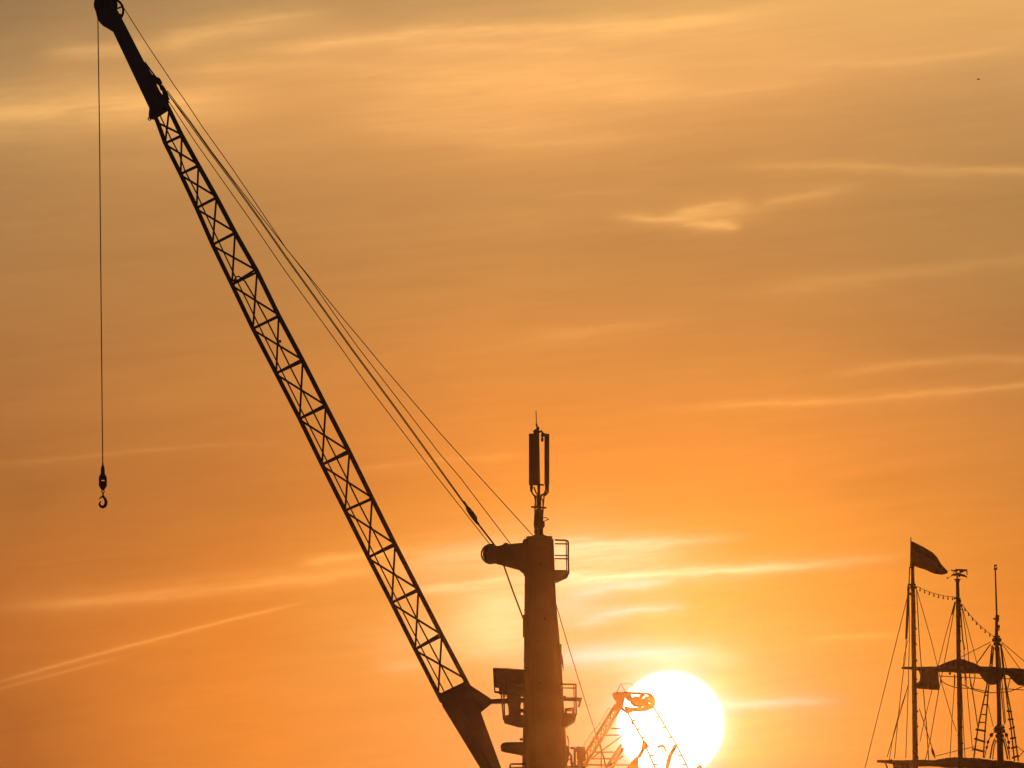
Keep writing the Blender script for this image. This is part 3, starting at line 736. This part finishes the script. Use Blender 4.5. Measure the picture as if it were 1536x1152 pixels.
fs += [tuple(range(7)), tuple(6*7+k for k in reversed(range(7)))]
hull._add(vs, fs); hull.build('hull', M['hull'], ship)
def mast(rows, Y, foot, hoops=()):
    mb = MB(); pts = [at(x, y, Y) for x, y, w_ in rows]; rs = [w_/2*Y/FPX for x, y, w_ in rows]
    lastp = pts[-1]; pts.append(Vector((lastp.x, Y, 2.0))); rs.append(rs[-1]*1.25)
    mb.tube(pts, rs, 14); p = mb.build('mast', M['wood'], ship)
    for (x, y, w_, h_) in hoops:
        hp = MB(); hp.tube([at(x, y-h_/2, Y), at(x, y-h_/4, Y), at(x, y+h_/4, Y), at(x, y+h_/2, Y)], [w_/2*.8*Y/FPX, w_/2*Y/FPX, w_/2*Y/FPX, w_/2*.8*Y/FPX], 12)
        build_sub(hp, 'mast_band', M['wood'], p)
    return p
rnd = random.Random(3)
def hoops(x0, y0, x1, y1, w0, w1, step):
    out = []; y = y0; i = 0
    while y < y1:
        t_ = (y-y0)/(y1-y0); x = x0+(x1-x0)*t_; w_ = w0+(w1-w0)*t_
        out.append((x+(.9 if i % 2 else -.3)*rnd.uniform(.5, 1.2), y, w_+rnd.uniform(.2, 1.0), rnd.uniform(2, 3.4))); y += step*rnd.uniform(.8, 1.2); i += 1
    return out
m1 = mast([(1368.7, 846, 5), (1369.2, 868, 5.2), (1369.6, 890, 6), (1370, 905, 6.4), (1370.4, 960, 6.8), (1372, 1060, 7.4), (1373, 1152, 8.4)], YA, pa,
          [(1368.3, 847, 7.4, 3.5), (1369, 849.5, 5.8, 3), (1369, 877, 10, 3), (1369.4, 881, 8, 6), (1367.5, 890.5, 9, 3.5), (1369.6, 893, 7.6, 3)]+hoops(1370.2, 905, 1373.2, 1138, 6.6, 8.2, 12))
m2 = mast([(1436.2, 868, 5), (1436.8, 896, 5.4), (1437.2, 912, 6.6), (1437.4, 925, 6.4), (1437.7, 976, 6.4), (1438.4, 1000, 6.6), (1440.6, 1130, 7.6), (1441, 1152, 8)], YB, pb,
          [(1436.2, 869.5, 9.6, 2.4), (1436.4, 872, 7, 2), (1435.6, 897.5, 11, 2.4), (1437.8, 902, 8.4, 6), (1439.4, 908.5, 9, 5.5), (1439, 914, 7, 3)]+hoops(1437.5, 924, 1440.8, 1138, 6.5, 7.8, 13))
m3 = mast([(1495.1, 923, 3.6), (1494.9, 932, 4.4), (1494.8, 950, 5), (1495, 960, 6), (1495.3, 976, 5), (1496.4, 1010, 5), (1498.6, 1060, 6.4), (1499, 1090, 7), (1500, 1115, 9), (1501, 1152, 10)], YD, pd,
          [(1496, 924.5, 6.2, 4), (1494.4, 928.2, 9.4, 2.6), (1495.8, 931, 5.8, 3), (1497, 940, 6, 5), (1497.6, 944.6, 4.4, 2), (1495, 955, 11, 3), (1495.2, 960, 14.6, 6), (1495.4, 966, 11, 5), (1495.6, 973, 8, 5),
           (1499, 1091, 15, 3), (1499.6, 1096.5, 17, 6), (1499.6, 1104, 13, 7), (1500, 1112, 11, 6)])
# poles on the mastheads
MB().line([(1366.2, 805.5), (1366.5, 820), (1366.7, 852)], YA, [.02, .035, .05], 8).build('flagpole', M['wood'], ship)
b = MB(); b.line([(1492.9, 852), (1495.1, 926)], YD, [.035, .05], 8); b.build('topmast_pole', M['wood'], ship)
b = MB(); b.line([(1493, 846.8), (1493.3, 847.6), (1493.4, 849.4)], YD, [.03, .09, .03], 10); b.line([(1491.8, 847.6), (1492.4, 852), (1495, 853.6), (1495.2, 850)], YD, .03, 6); b.line([(1490.6, 853.4), (1496, 853.6)], YD, .04, 6)
b.build('masthead_light', M['cast'], ship)
# gilded beast shaped weather vane, pierced sheet
v = MB(); Yv = YB
for pg in ([(1431, 855), (1434, 853.4), (1441, 853.6), (1449.4, 854), (1450.8, 853.4), (1450.6, 856), (1447, 857), (1442.6, 859), (1440, 860.4), (1438.6, 858.6), (1439.6, 856.8), (1437.6, 855.8), (1436, 857.4), (1434, 858.4), (1432.4, 857.2)],
           [(1433.4, 858), (1438, 859.4), (1441.4, 860.6), (1446, 861.6), (1450.6, 864.6), (1450, 867), (1448, 865.8), (1443, 864.4), (1440.6, 864), (1439.8, 866), (1437.8, 865), (1436, 863.4), (1433.6, 863.8), (1431, 864), (1432.6, 861.6)],
           [(1449.4, 855.6), (1451.3, 856.6), (1451.2, 863), (1450, 862), (1450.2, 858.6), (1448.8, 857.4)]):
    v.prism(pg, Yv, .06)
v.line([(1426.6, 854.6), (1429, 856), (1432.6, 857)], Yv, .03, 6); v.line([(1427, 863.4), (1429.4, 862.4), (1433, 862)], Yv, .04, 6); v.line([(1420, 866.8), (1422.4, 867)], Yv-.1, .035, 6); v.line([(1422, 867), (1427, 864)], Yv-.1, .012, 4)
v.line([(1435.6, 864), (1435.8, 869)], Yv, .04, 6); v.line([(1431.6, 858.8), (1430, 861), (1432, 862)], Yv, .03, 6)
v.build('weather_vane', M['cast'], ship)
# spar beside the first mast
MB().line([(1364.6, 850), (1363.4, 880), (1362.4, 898)], YA-.3, .028, 6).build('halyard', M['hemp'], ship)
MB().line([(1362.8, 884), (1361.4, 918), (1359.4, 958.5)], YA-.3, [.06, .07, .06], 8).build('gaff_spar', M['wood'], ship)
b = MB(); b.line([(1369, 877), (1363, 876.4), (1362, 884), (1362.6, 890), (1369, 891)], YA, .05, 6); b.line([(1369, 880), (1375.4, 882)], YA, .06, 6); b.build('crosstree', M['wood'], ship)
# yards with their furled sails
YY = YD+.9
yd1 = MB().line([(1352.4, 1001.8), (1363, 1002), (1376, 1003), (1497, 1006.4), (1620, 1010.6), (1644, 1011.6)], YY, [.06, .07, .10, .14, .10, .06], 12).build('yard', M['wood'], ship)
yd2 = MB().line([(1315.6, 1141.8), (1332, 1142.6), (1345, 1144), (1500, 1149), (1660, 1154), (1690, 1155)], YY, [.07, .09, .12, .17, .12, .07], 12).build('yard', M['wood'], ship)
b = MB(); b.line([(1334.6, 1139.6), (1336, 1144.4)], YY, .12, 8); b.line([(1327.6, 1143), (1330.4, 1150), (1333, 1156)], YY, .04, 6); build_sub(b, 'yardarm_block', M['cast'], yd2)
def furled(rows, Y, name='furled_sail', seed=1, lumps=.13):
    # rows: (x, top y, bottom y): a gathered roll of canvas with creases
    rn = random.Random(seed); mb = MB(); vs, fs = [], []; n_ = 14; pts = []
    for i in range(len(rows)-1):
        (xa, ta, ba), (xb, tb_, bb) = rows[i], rows[i+1]; k_ = max(1, int((xb-xa)/3))
        for k in range(k_):
            t_ = k/k_; pts.append((xa+(xb-xa)*t_, ta+(tb_-ta)*t_, ba+(bb-ba)*t_))
    pts.append(rows[-1])
    for i, (x, t_, b_) in enumerate(pts):
        c = at(x, (t_+b_)/2, Y); h_ = max(.02, (b_-t_)/2*Y/FPX); e = .45 if 0 < i < len(pts)-1 else .2
        dd = min(.42, h_)+.05
        for k in range(n_):
            an = 2*math.pi*k/n_; w_ = 1+lumps*(.6*math.sin(i*.45+seed)+math.sin(i*1.7+k*2.3)*rn.uniform(.3, 1))
            vs.append((c.x, c.y+dd*w_*math.cos(an), c.z+h_*w_*math.sin(an)))
    for i in range(len(pts)-1):
        for k in range(n_): fs.append((i*n_+k, i*n_+(k+1) % n_, (i+1)*n_+(k+1) % n_, (i+1)*n_+k))
    fs += [tuple(range(n_)), tuple((len(pts)-1)*n_+k for k in reversed(range(n_)))]
    mb._add(vs, fs, True); return mb
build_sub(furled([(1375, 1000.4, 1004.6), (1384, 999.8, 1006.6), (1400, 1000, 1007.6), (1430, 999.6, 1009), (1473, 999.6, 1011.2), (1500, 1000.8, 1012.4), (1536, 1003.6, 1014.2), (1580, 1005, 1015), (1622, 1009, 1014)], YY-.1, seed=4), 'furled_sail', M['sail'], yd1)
def cloth(rows, Y, seed=1, t_=.05, wob=.10):      # hanging canvas: rows of (x, top, bottom); thin but real, rippled in depth
    rn = random.Random(seed); mb = MB(); nx, ny = 0, 9; pts = []
    for i in range(len(rows)-1):
        (xa, ta, ba), (xb, tb_, bb) = rows[i], rows[i+1]; k_ = max(1, int((xb-xa)/1.5))
        for k in range(k_):
            f_ = k/k_; pts.append((xa+(xb-xa)*f_, ta+(tb_-ta)*f_, ba+(bb-ba)*f_))
    pts.append(rows[-1]); vs, fs = [], []; nx = len(pts)
    ph = rn.uniform(0, 6)
    for s3 in (-.5, .5):
        for i, (x, a_, b_) in enumerate(pts):
            for j in range(ny+1):
                y = a_+(b_-a_)*j/ny
                off = wob*(math.sin(i*.55+ph+j*.2)+.5*math.sin(i*1.3+j*.5+ph))
                q_ = at(x, y, Y); vs.append((q_.x, q_.y+off+s3*t_, q_.z))
    st_ = nx*(ny+1)
    for s3 in (0, 1):
        for i in range(nx-1):
            for j in range(ny):
                a_ = s3*st_+i*(ny+1)+j; f_ = (a_, a_+1, a_+ny+2, a_+ny+1); fs.append(f_ if s3 else f_[::-1])
    def edge(ids):
        for p_, q_ in zip(ids, ids[1:]): fs.append((p_, q_, q_+st_, p_+st_))
    edge([i*(ny+1) for i in range(nx)]); edge([i*(ny+1)+ny for i in range(nx)]); edge(list(range(ny+1))); edge([(nx-1)*(ny+1)+j for j in range(ny+1)])
    mb._add(vs, fs, True); return mb
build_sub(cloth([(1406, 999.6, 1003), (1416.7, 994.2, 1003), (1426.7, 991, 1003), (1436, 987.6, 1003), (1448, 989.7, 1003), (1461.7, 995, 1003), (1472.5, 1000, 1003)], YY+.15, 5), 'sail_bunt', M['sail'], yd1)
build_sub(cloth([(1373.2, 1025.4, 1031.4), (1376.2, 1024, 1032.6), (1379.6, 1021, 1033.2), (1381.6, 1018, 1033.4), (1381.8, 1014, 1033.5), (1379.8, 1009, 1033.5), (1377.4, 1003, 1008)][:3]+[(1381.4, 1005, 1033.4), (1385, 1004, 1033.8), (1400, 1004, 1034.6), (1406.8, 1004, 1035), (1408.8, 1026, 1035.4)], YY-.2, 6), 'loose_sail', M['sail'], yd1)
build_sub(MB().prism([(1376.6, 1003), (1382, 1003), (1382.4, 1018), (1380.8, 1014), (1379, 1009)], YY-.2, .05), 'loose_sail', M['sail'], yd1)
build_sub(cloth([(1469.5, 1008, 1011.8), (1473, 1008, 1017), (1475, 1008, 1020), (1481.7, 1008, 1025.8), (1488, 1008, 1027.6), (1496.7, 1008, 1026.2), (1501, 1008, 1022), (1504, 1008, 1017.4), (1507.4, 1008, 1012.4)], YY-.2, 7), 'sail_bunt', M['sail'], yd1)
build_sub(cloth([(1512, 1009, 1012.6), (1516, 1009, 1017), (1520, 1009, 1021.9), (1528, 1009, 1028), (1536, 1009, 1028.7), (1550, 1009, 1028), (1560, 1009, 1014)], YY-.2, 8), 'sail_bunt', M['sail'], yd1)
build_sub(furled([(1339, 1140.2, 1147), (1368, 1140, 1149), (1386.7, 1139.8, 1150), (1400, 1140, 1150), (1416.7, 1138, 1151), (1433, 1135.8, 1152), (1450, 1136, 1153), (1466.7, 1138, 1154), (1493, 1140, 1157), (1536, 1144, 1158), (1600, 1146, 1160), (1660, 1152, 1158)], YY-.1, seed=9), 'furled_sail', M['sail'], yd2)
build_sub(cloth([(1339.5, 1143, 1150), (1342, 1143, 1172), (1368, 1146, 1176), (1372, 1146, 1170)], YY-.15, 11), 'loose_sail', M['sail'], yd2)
# standing and running rigging
def stay(px, Y, Yb=None, w_=.9, name='stay'):
    return MB().line(px, Y, w_*.68*Y/FPX, 5, Yb).build(name, M['hemp'], ship)
stay([(1365, 880), (1345, 960), (1300, 1141.7), (1296, 1158)], YA, YA-1, .9)
stay([(1359.6, 958), (1357.8, 985), (1353, 1025), (1346.7, 1080), (1341.7, 1138)], YA-.3, None, .9)
stay([(1362, 960), (1356, 985), (1355, 1002)], YA-.3, None, .7)
stay([(1363.6, 893), (1364, 960), (1362.5, 1027), (1358.6, 1138)], YA-.4, None, .9)
stay([(1362.5, 1026.7), (1357.6, 1044), (1346, 1084), (1330.8, 1135)], YA-.2, YY, 1.0)
stay([(1358.6, 1040), (1350, 1064), (1340, 1101.7), (1334, 1140)], YA-.2, YY, .8)
stay([(1374.8, 884), (1379, 960), (1381.7, 996.7), (1385, 1035), (1390, 1092), (1393, 1140)], YA+.2, YA+3, 1.1)
stay([(1375, 884), (1396.7, 960), (1411.7, 1021.7), (1428, 1078), (1434.6, 1096)], YA+.3, YB, .8)
stay([(1432, 903), (1416.7, 960), (1398, 1035), (1386.7, 1080), (1380, 1112)], YB, YA, .8)
stay([(1433.4, 903), (1423, 960), (1408, 1036.7), (1401.7, 1073), (1395, 1112), (1388, 1140)], YB, YB-3, .9)
stay([(1432.6, 903), (1428, 922)], YB, None, 1.6)
stay([(1379, 1063), (1395, 1111.7), (1403, 1138)], YA+1, None, 1.0)
b = MB(); b.line([(1397.6, 1122), (1399, 1127), (1400.6, 1132), (1402, 1135)], YA+1, [.03, .07, .06, .02], 8); b.build('block', M['cast'], ship)
stay([(1440, 910), (1446, 975.8), (1448, 1030)], YB+.3, YB+2, .9)
stay([(1443, 910), (1452, 975.8), (1456, 1030)], YB+.3, YB+2, .9)
stay([(1443.7, 912), (1459.6, 972), (1465.6, 996)], YB+.3, YD, .8)
stay([(1441, 918), (1444, 960), (1447, 975)], YB+.3, None, 1.4)
stay([(1441.7, 1010), (1444, 1070), (1447.5, 1137)], YB+.4, None, .9)
stay([(1449, 1012), (1452, 1050), (1459, 1127)], YB+1, None, .8)
stay([(1454, 1011.7), (1458, 1033), (1462, 1058), (1466.7, 1090)], YD-1, None, 1.2)
stay([(1432, 1012), (1431.7, 1029)], YB+6, None, 1.6)
stay([(1431.7, 1029), (1428, 1078), (1425, 1137)], YB+6, None, .8)
stay([(1486, 963), (1446.7, 983), (1410, 1003)], YD, YB, .8)
stay([(1486, 966), (1465, 995.5)], YD, YY, 1.3)
stay([(1502.5, 963), (1536, 991.7), (1560, 1010)], YD, YY, .8)
stay([(1502.5, 965), (1529, 1001.7), (1532, 1005)], YD, YY, .8)
stay([(1503, 973), (1510, 1003)], YD, YY, .8)
for pts in ([(1408, 1014), (1440, 1015.6), (1473, 1017.5), (1500, 1017.8), (1540, 1019)], [(1411.7, 1021.7), (1421, 1027), (1431.7, 1030.8), (1444, 1032.2), (1458, 1032.5), (1470, 1035), (1482, 1038)],
            [(1443, 1026.7), (1458, 1034), (1475, 1039), (1500, 1039), (1516.7, 1036.7), (1536, 1029), (1550, 1023)], [(1500, 1033.5), (1516, 1033.6), (1536, 1035), (1560, 1033)]):
    stay(pts, YY+.2, None, 1.0, 'footrope')
for pts in ([(1462.5, 1010), (1462.3, 1016.7), (1459, 1032.5)], [(1515.6, 1012), (1515, 1018), (1511.7, 1032.5)], [(1425, 1006), (1425.6, 1012)], [(1448, 1008), (1448.3, 1020)]):
    stay(pts, YY+.1, None, 1.1, 'stirrup')
b = MB(); b.line([(1411.4, 1020), (1412.6, 1023.4)], YY+.2, .06, 8); b.line([(1424.4, 1009), (1425.2, 1012)], YY, .06, 8); b.line([(1458, 1031), (1459.6, 1034)], YY+.2, .06, 8); b.build('block', M['cast'], ship)
stay([(1400, 1135), (1433, 1126.7), (1461.7, 1120)], YY, None, .8)
stay([(1481.7, 1056), (1490, 1090)], YD-.3, None, .8)
stay([(1525, 1119), (1536, 1128), (1560, 1146)], YY, None, .8); stay([(1526.7, 1137), (1540, 1122)], YY, None, .8)
# shrouds with ratlines
def shroud(l, r_, ys, Y, tilt=(0,)*20, thick=()):
    p = MB().line(l, Y, .036, 6).line(r_, Y+.5, .036, 6).build('shroud', M['hemp'], ship)
    def xat(pl, y):
        for (xa, ya), (xb, yb) in zip(pl, pl[1:]):
            if ya <= y <= yb: return xa+(xb-xa)*(y-ya)/(yb-ya)
        return pl[-1][0]
    for i, y in enumerate(ys):
        rb = MB(); tk = .05 if y in thick else .03; e = 1.4 if y in thick else .4
        rb.tube([at(xat(l, y)-e, y-tilt[i]/2, Y-.05), at(xat(r_, y)+e*.6, y+tilt[i]/2, Y+.5)], tk, 6)
        if y in thick: rb.tube([at(xat(l, y)-e-.6, y-tilt[i]/2-1.3, Y-.05), at(xat(l, y)-e+.2, y-tilt[i]/2+1.3, Y-.05)], .05, 6)
        build_sub(rb, 'ratline', M['hemp'], p)
    return p
YS = YD-1.5
shroud([(1488.3, 968), (1485, 998), (1480, 1030), (1473, 1062), (1466.7, 1093), (1460.8, 1136.7)], [(1490.4, 970), (1488, 998), (1483, 1030), (1480.4, 1062), (1477.5, 1096.7), (1475, 1136.7)],
       (1036.7, 1043, 1057, 1071.7, 1083.6, 1095.5, 1110.6, 1125.6), YS, (0, 1, 0, .5, .5, 2.6, 4.6, 4.2), (1095.5, 1110.6, 1125.6))
stay([(1487.4, 980), (1486.2, 996)], YS, None, 2.4, 'lashing')
shroud([(1500.8, 966), (1504, 996), (1507.5, 1025), (1511, 1054), (1516.7, 1093), (1521.7, 1141.7)], [(1501.6, 966), (1505, 996), (1508.4, 1025), (1515, 1060), (1520.6, 1093), (1527.5, 1141.7)],
       (1042, 1055, 1067, 1079, 1092, 1107, 1121, 1135), YS, (1, 0, 1, -.5, -2.4, -1, -2, -3), (1067, 1079, 1092, 1107, 1121, 1135))
stay([(1498.6, 975), (1500.8, 1026.7), (1506.7, 1087)], YD+.5, None, 1.3, 'backstay'); stay([(1500, 985), (1503.4, 1026.7), (1508.3, 1084)], YD+.5, None, 1.0, 'backstay')
# lines and blocks round the foremast top
for pts, w_ in (([(1494, 1096), (1490, 1099.6), (1486.7, 1103), (1481.7, 1113), (1480, 1121.7), (1476.6, 1137)], 1), ([(1504, 1096), (1508, 1099), (1510, 1103), (1513, 1113), (1513.3, 1122), (1514.4, 1138)], 1),
                ([(1492, 1108), (1488, 1120), (1485, 1138)], 1.7), ([(1493.6, 1110), (1490.4, 1124), (1489, 1139)], 1.2), ([(1505, 1108), (1509, 1126), (1511.7, 1139)], 1.7), ([(1507, 1106), (1512, 1126), (1515, 1140)], 1.0)):
    stay(pts, YD-.6, None, w_, 'tackle_line')
for (x, y, s3) in ((1487, 1102.6, 1.0), (1482, 1113, .8), (1480.2, 1121, .7), (1509.6, 1102.6, 1.0), (1513, 1113.4, .8), (1513.4, 1121.6, .7), (1493, 1092, .6), (1505.6, 1091, .6)):
    b = MB(); d_ = -1 if x < 1498 else 1
    b.line([(x-d_*1.4*s3, y-3.4*s3), (x-d_*.5*s3, y-1.6*s3), (x+d_*.5*s3, y+1.6*s3), (x+d_*1.2*s3, y+3.2*s3)], YD-.6, [.02, .085*s3, .085*s3, .02], 10); b.build('block', M['cast'], ship)
b = MB()
for k in range(9):
    a_ = rnd.uniform(0, 6.28); x, y = 1499+6.5*math.cos(a_), 1093+4*math.sin(a_); b.ring(at(x, y, YD-.4), .08, .022, 12, 5)
b.build('rope_coil', M['hemp'], ship)

# flag on the first masthead
fm = mat('flag_cloth', (.25, .06, .03), .85, var=.1, scale=3)
t_ = fm.node_tree; L = t_.links.new
uvn = t_.nodes.new('ShaderNodeUVMap'); sp = t_.nodes.new('ShaderNodeSeparateXYZ'); L(uvn.outputs[0], sp.inputs[0])
cr = t_.nodes.new('ShaderNodeValToRGB'); cr.color_ramp.interpolation = 'CONSTANT'
cr.color_ramp.elements[0].color = (.10, .06, .05, 1); cr.color_ramp.elements[1].position = .36; cr.color_ramp.elements[1].color = (.34, .27, .26, 1)
e = cr.color_ramp.elements.new(.66); e.color = (.42, .14, .06, 1)
L(sp.outputs['Y'], cr.inputs[0]); bs = t_.nodes['Principled BSDF']; L(cr.outputs[0], bs.inputs['Base Color'])
tr = t_.nodes.new('ShaderNodeBsdfTranslucent'); L(cr.outputs[0], tr.inputs[0]); mx = t_.nodes.new('ShaderNodeMixShader'); mx.inputs[0].default_value = .6
L(bs.outputs[0], mx.inputs[1]); L(tr.outputs[0], mx.inputs[2]); L(mx.outputs[0], t_.nodes['Material Output'].inputs['Surface'])
top = [(1366.6, 811.2), (1372, 813.6), (1378.8, 817), (1386, 820.6), (1394.5, 826), (1400, 830.4), (1406, 836), (1412.6, 847), (1417, 851), (1422.3, 856)]
bot = [(1366.8, 848), (1373, 849.6), (1378, 851.6), (1384, 853.7), (1390, 855.6), (1396, 857.8), (1403, 860.6), (1409.5, 861.9), (1415, 862), (1420.4, 861)]
nx, ny = 60, 16; vs, fs, uv = [], [], []
def lerpl(pl, s_):
    s_ *= len(pl)-1; i = min(int(s_), len(pl)-2); f_ = s_-i; return Vector(pl[i]).lerp(Vector(pl[i+1]), f_)
for s3 in (0, 1):
    for i in range(nx+1):
        for j in range(ny+1):
            u_ = i/nx; v_ = j/ny; q_ = lerpl(top, u_).lerp(lerpl(bot, u_), v_)
            off = u_*(.34*math.sin(u_*9+v_*2.2)+.16*math.sin(u_*21-v_*4))
            p_ = at(q_.x, q_.y, YA); vs.append((p_.x, p_.y+off+s3*.012, p_.z)); uv.append((u_, v_))
k_ = (nx+1)*(ny+1)
for s3 in (0, 1):
    for i in range(nx):
        for j in range(ny):
            a_ = s3*k_+i*(ny+1)+j; f_ = (a_, a_+1, a_+ny+2, a_+ny+1); fs.append(f_ if s3 else f_[::-1])
mb = MB(); mb._add(vs, fs, True); fo = mb.build('flag', fm); ul = fo.data.uv_layers.new(name='UVMap')
for lp in fo.data.loops: ul.data[lp.index].uv = uv[lp.vertex_index]
fo['label'] = 'striped flag blowing to the right from the pole above the tallest mast'; fo['category'] = 'flag'

# strings of small lamps between the mastheads
def lights(p0, sagp, p1, Ya, Yb, n_, label, swing):
    s_ = thing('string_lights', label, 'string lights', at(*p0, Ya), 'strings of lamps between the mastheads')
    def pt(t_): 
        x = (1-t_)**2*p0[0]+2*t_*(1-t_)*sagp[0]+t_*t_*p1[0]; y = (1-t_)**2*p0[1]+2*t_*(1-t_)*sagp[1]+t_*t_*p1[1]
        return x, y, Ya+(Yb-Ya)*t_
    MB().tube([at(*pt(i/20)) for i in range(21)], .014, 5).build('cable', M['hemp'], s_)
    for k in range(n_):
        x, y, Y_ = pt((k+.75)/(n_+.4))
        b = MB(); q_ = [(x, y-.3), (x+swing*.3, y+.9), (x+swing*.5, y+1.6), (x+swing*.8, y+3), (x+swing, y+4.2), (x+swing, y+4.8)]
        b.tube([at(a_, c_, Y_) for a_, c_ in q_], [.015, .018, .022, .035, .05, .025], 8); b.line([(x-1.1, y-.2), (x+1.1, y+.3)], Y_, .022, 5)
        b.build('lamp', M['lamp'], s_)
lights((1375, 879), (1404, 895), (1433.5, 895.5), YA, YB, 8, 'nearly level string of hanging lamps from the flag mast to the vane mast', -.1)
lights((1443, 906), (1462, 935), (1489, 953.5), YB, YD, 7, 'steep string of hanging lamps from the vane mast down to the yard mast', .6)

# a distant gull
g0 = at(1467.5, 119, 420)
gl = thing('bird', 'tiny lone bird far off in the open sky at the upper right', 'bird', g0)
b = MB(); b.tube([g0+Vector((-.06, 0, 0)), g0+Vector((-.025, 0, .004)), g0+Vector((.03, 0, .004)), g0+Vector((.08, 0, -.004))], [.008, .022, .019, .005], 8)
for s3 in (-1, 1):
    pts = [g0+Vector((0, 0, .008)), g0+Vector((.01, s3*.06, .025)), g0+Vector((.04, s3*.12, .012))]
    b.tube(pts, [.016, .012, .003], 6)
b.build('body', M['feather'], gl)
# ---------------------------------------------------------------- haze volume added to stand in for lens glare around the sun
hb = [(-900, -60, -4), (900, 720, 51)]
me = bpy.data.meshes.new('glare_haze')
(x0, y0, z0), (x1, y1, z1) = hb
vs = [(x, y, z) for x in (x0, x1) for y in (y0, y1) for z in (z0, z1)]
me.from_pydata(vs, [], [(0,1,3,2),(4,6,7,5),(0,4,5,1),(2,3,7,6),(0,2,6,4),(1,5,7,3)])
hz = bpy.data.objects.new('glare_haze', me); C.objects.link(hz); hz['kind'] = 'stuff'
hm = bpy.data.materials.new('glare_haze'); hm.use_nodes = True
hm.node_tree.nodes.clear()
pv = hm.node_tree.nodes.new('ShaderNodeVolumePrincipled')
pv.inputs['Color'].default_value = (.34, .333, .32, 1); pv.inputs['Density'].default_value = HAZE_DENSITY
pv.inputs['Anisotropy'].default_value = HAZE_G
mo = hm.node_tree.nodes.new('ShaderNodeOutputMaterial')
hm.node_tree.links.new(pv.outputs[0], mo.inputs['Volume'])
hm.use_nodes = True
me.materials.append(hm)
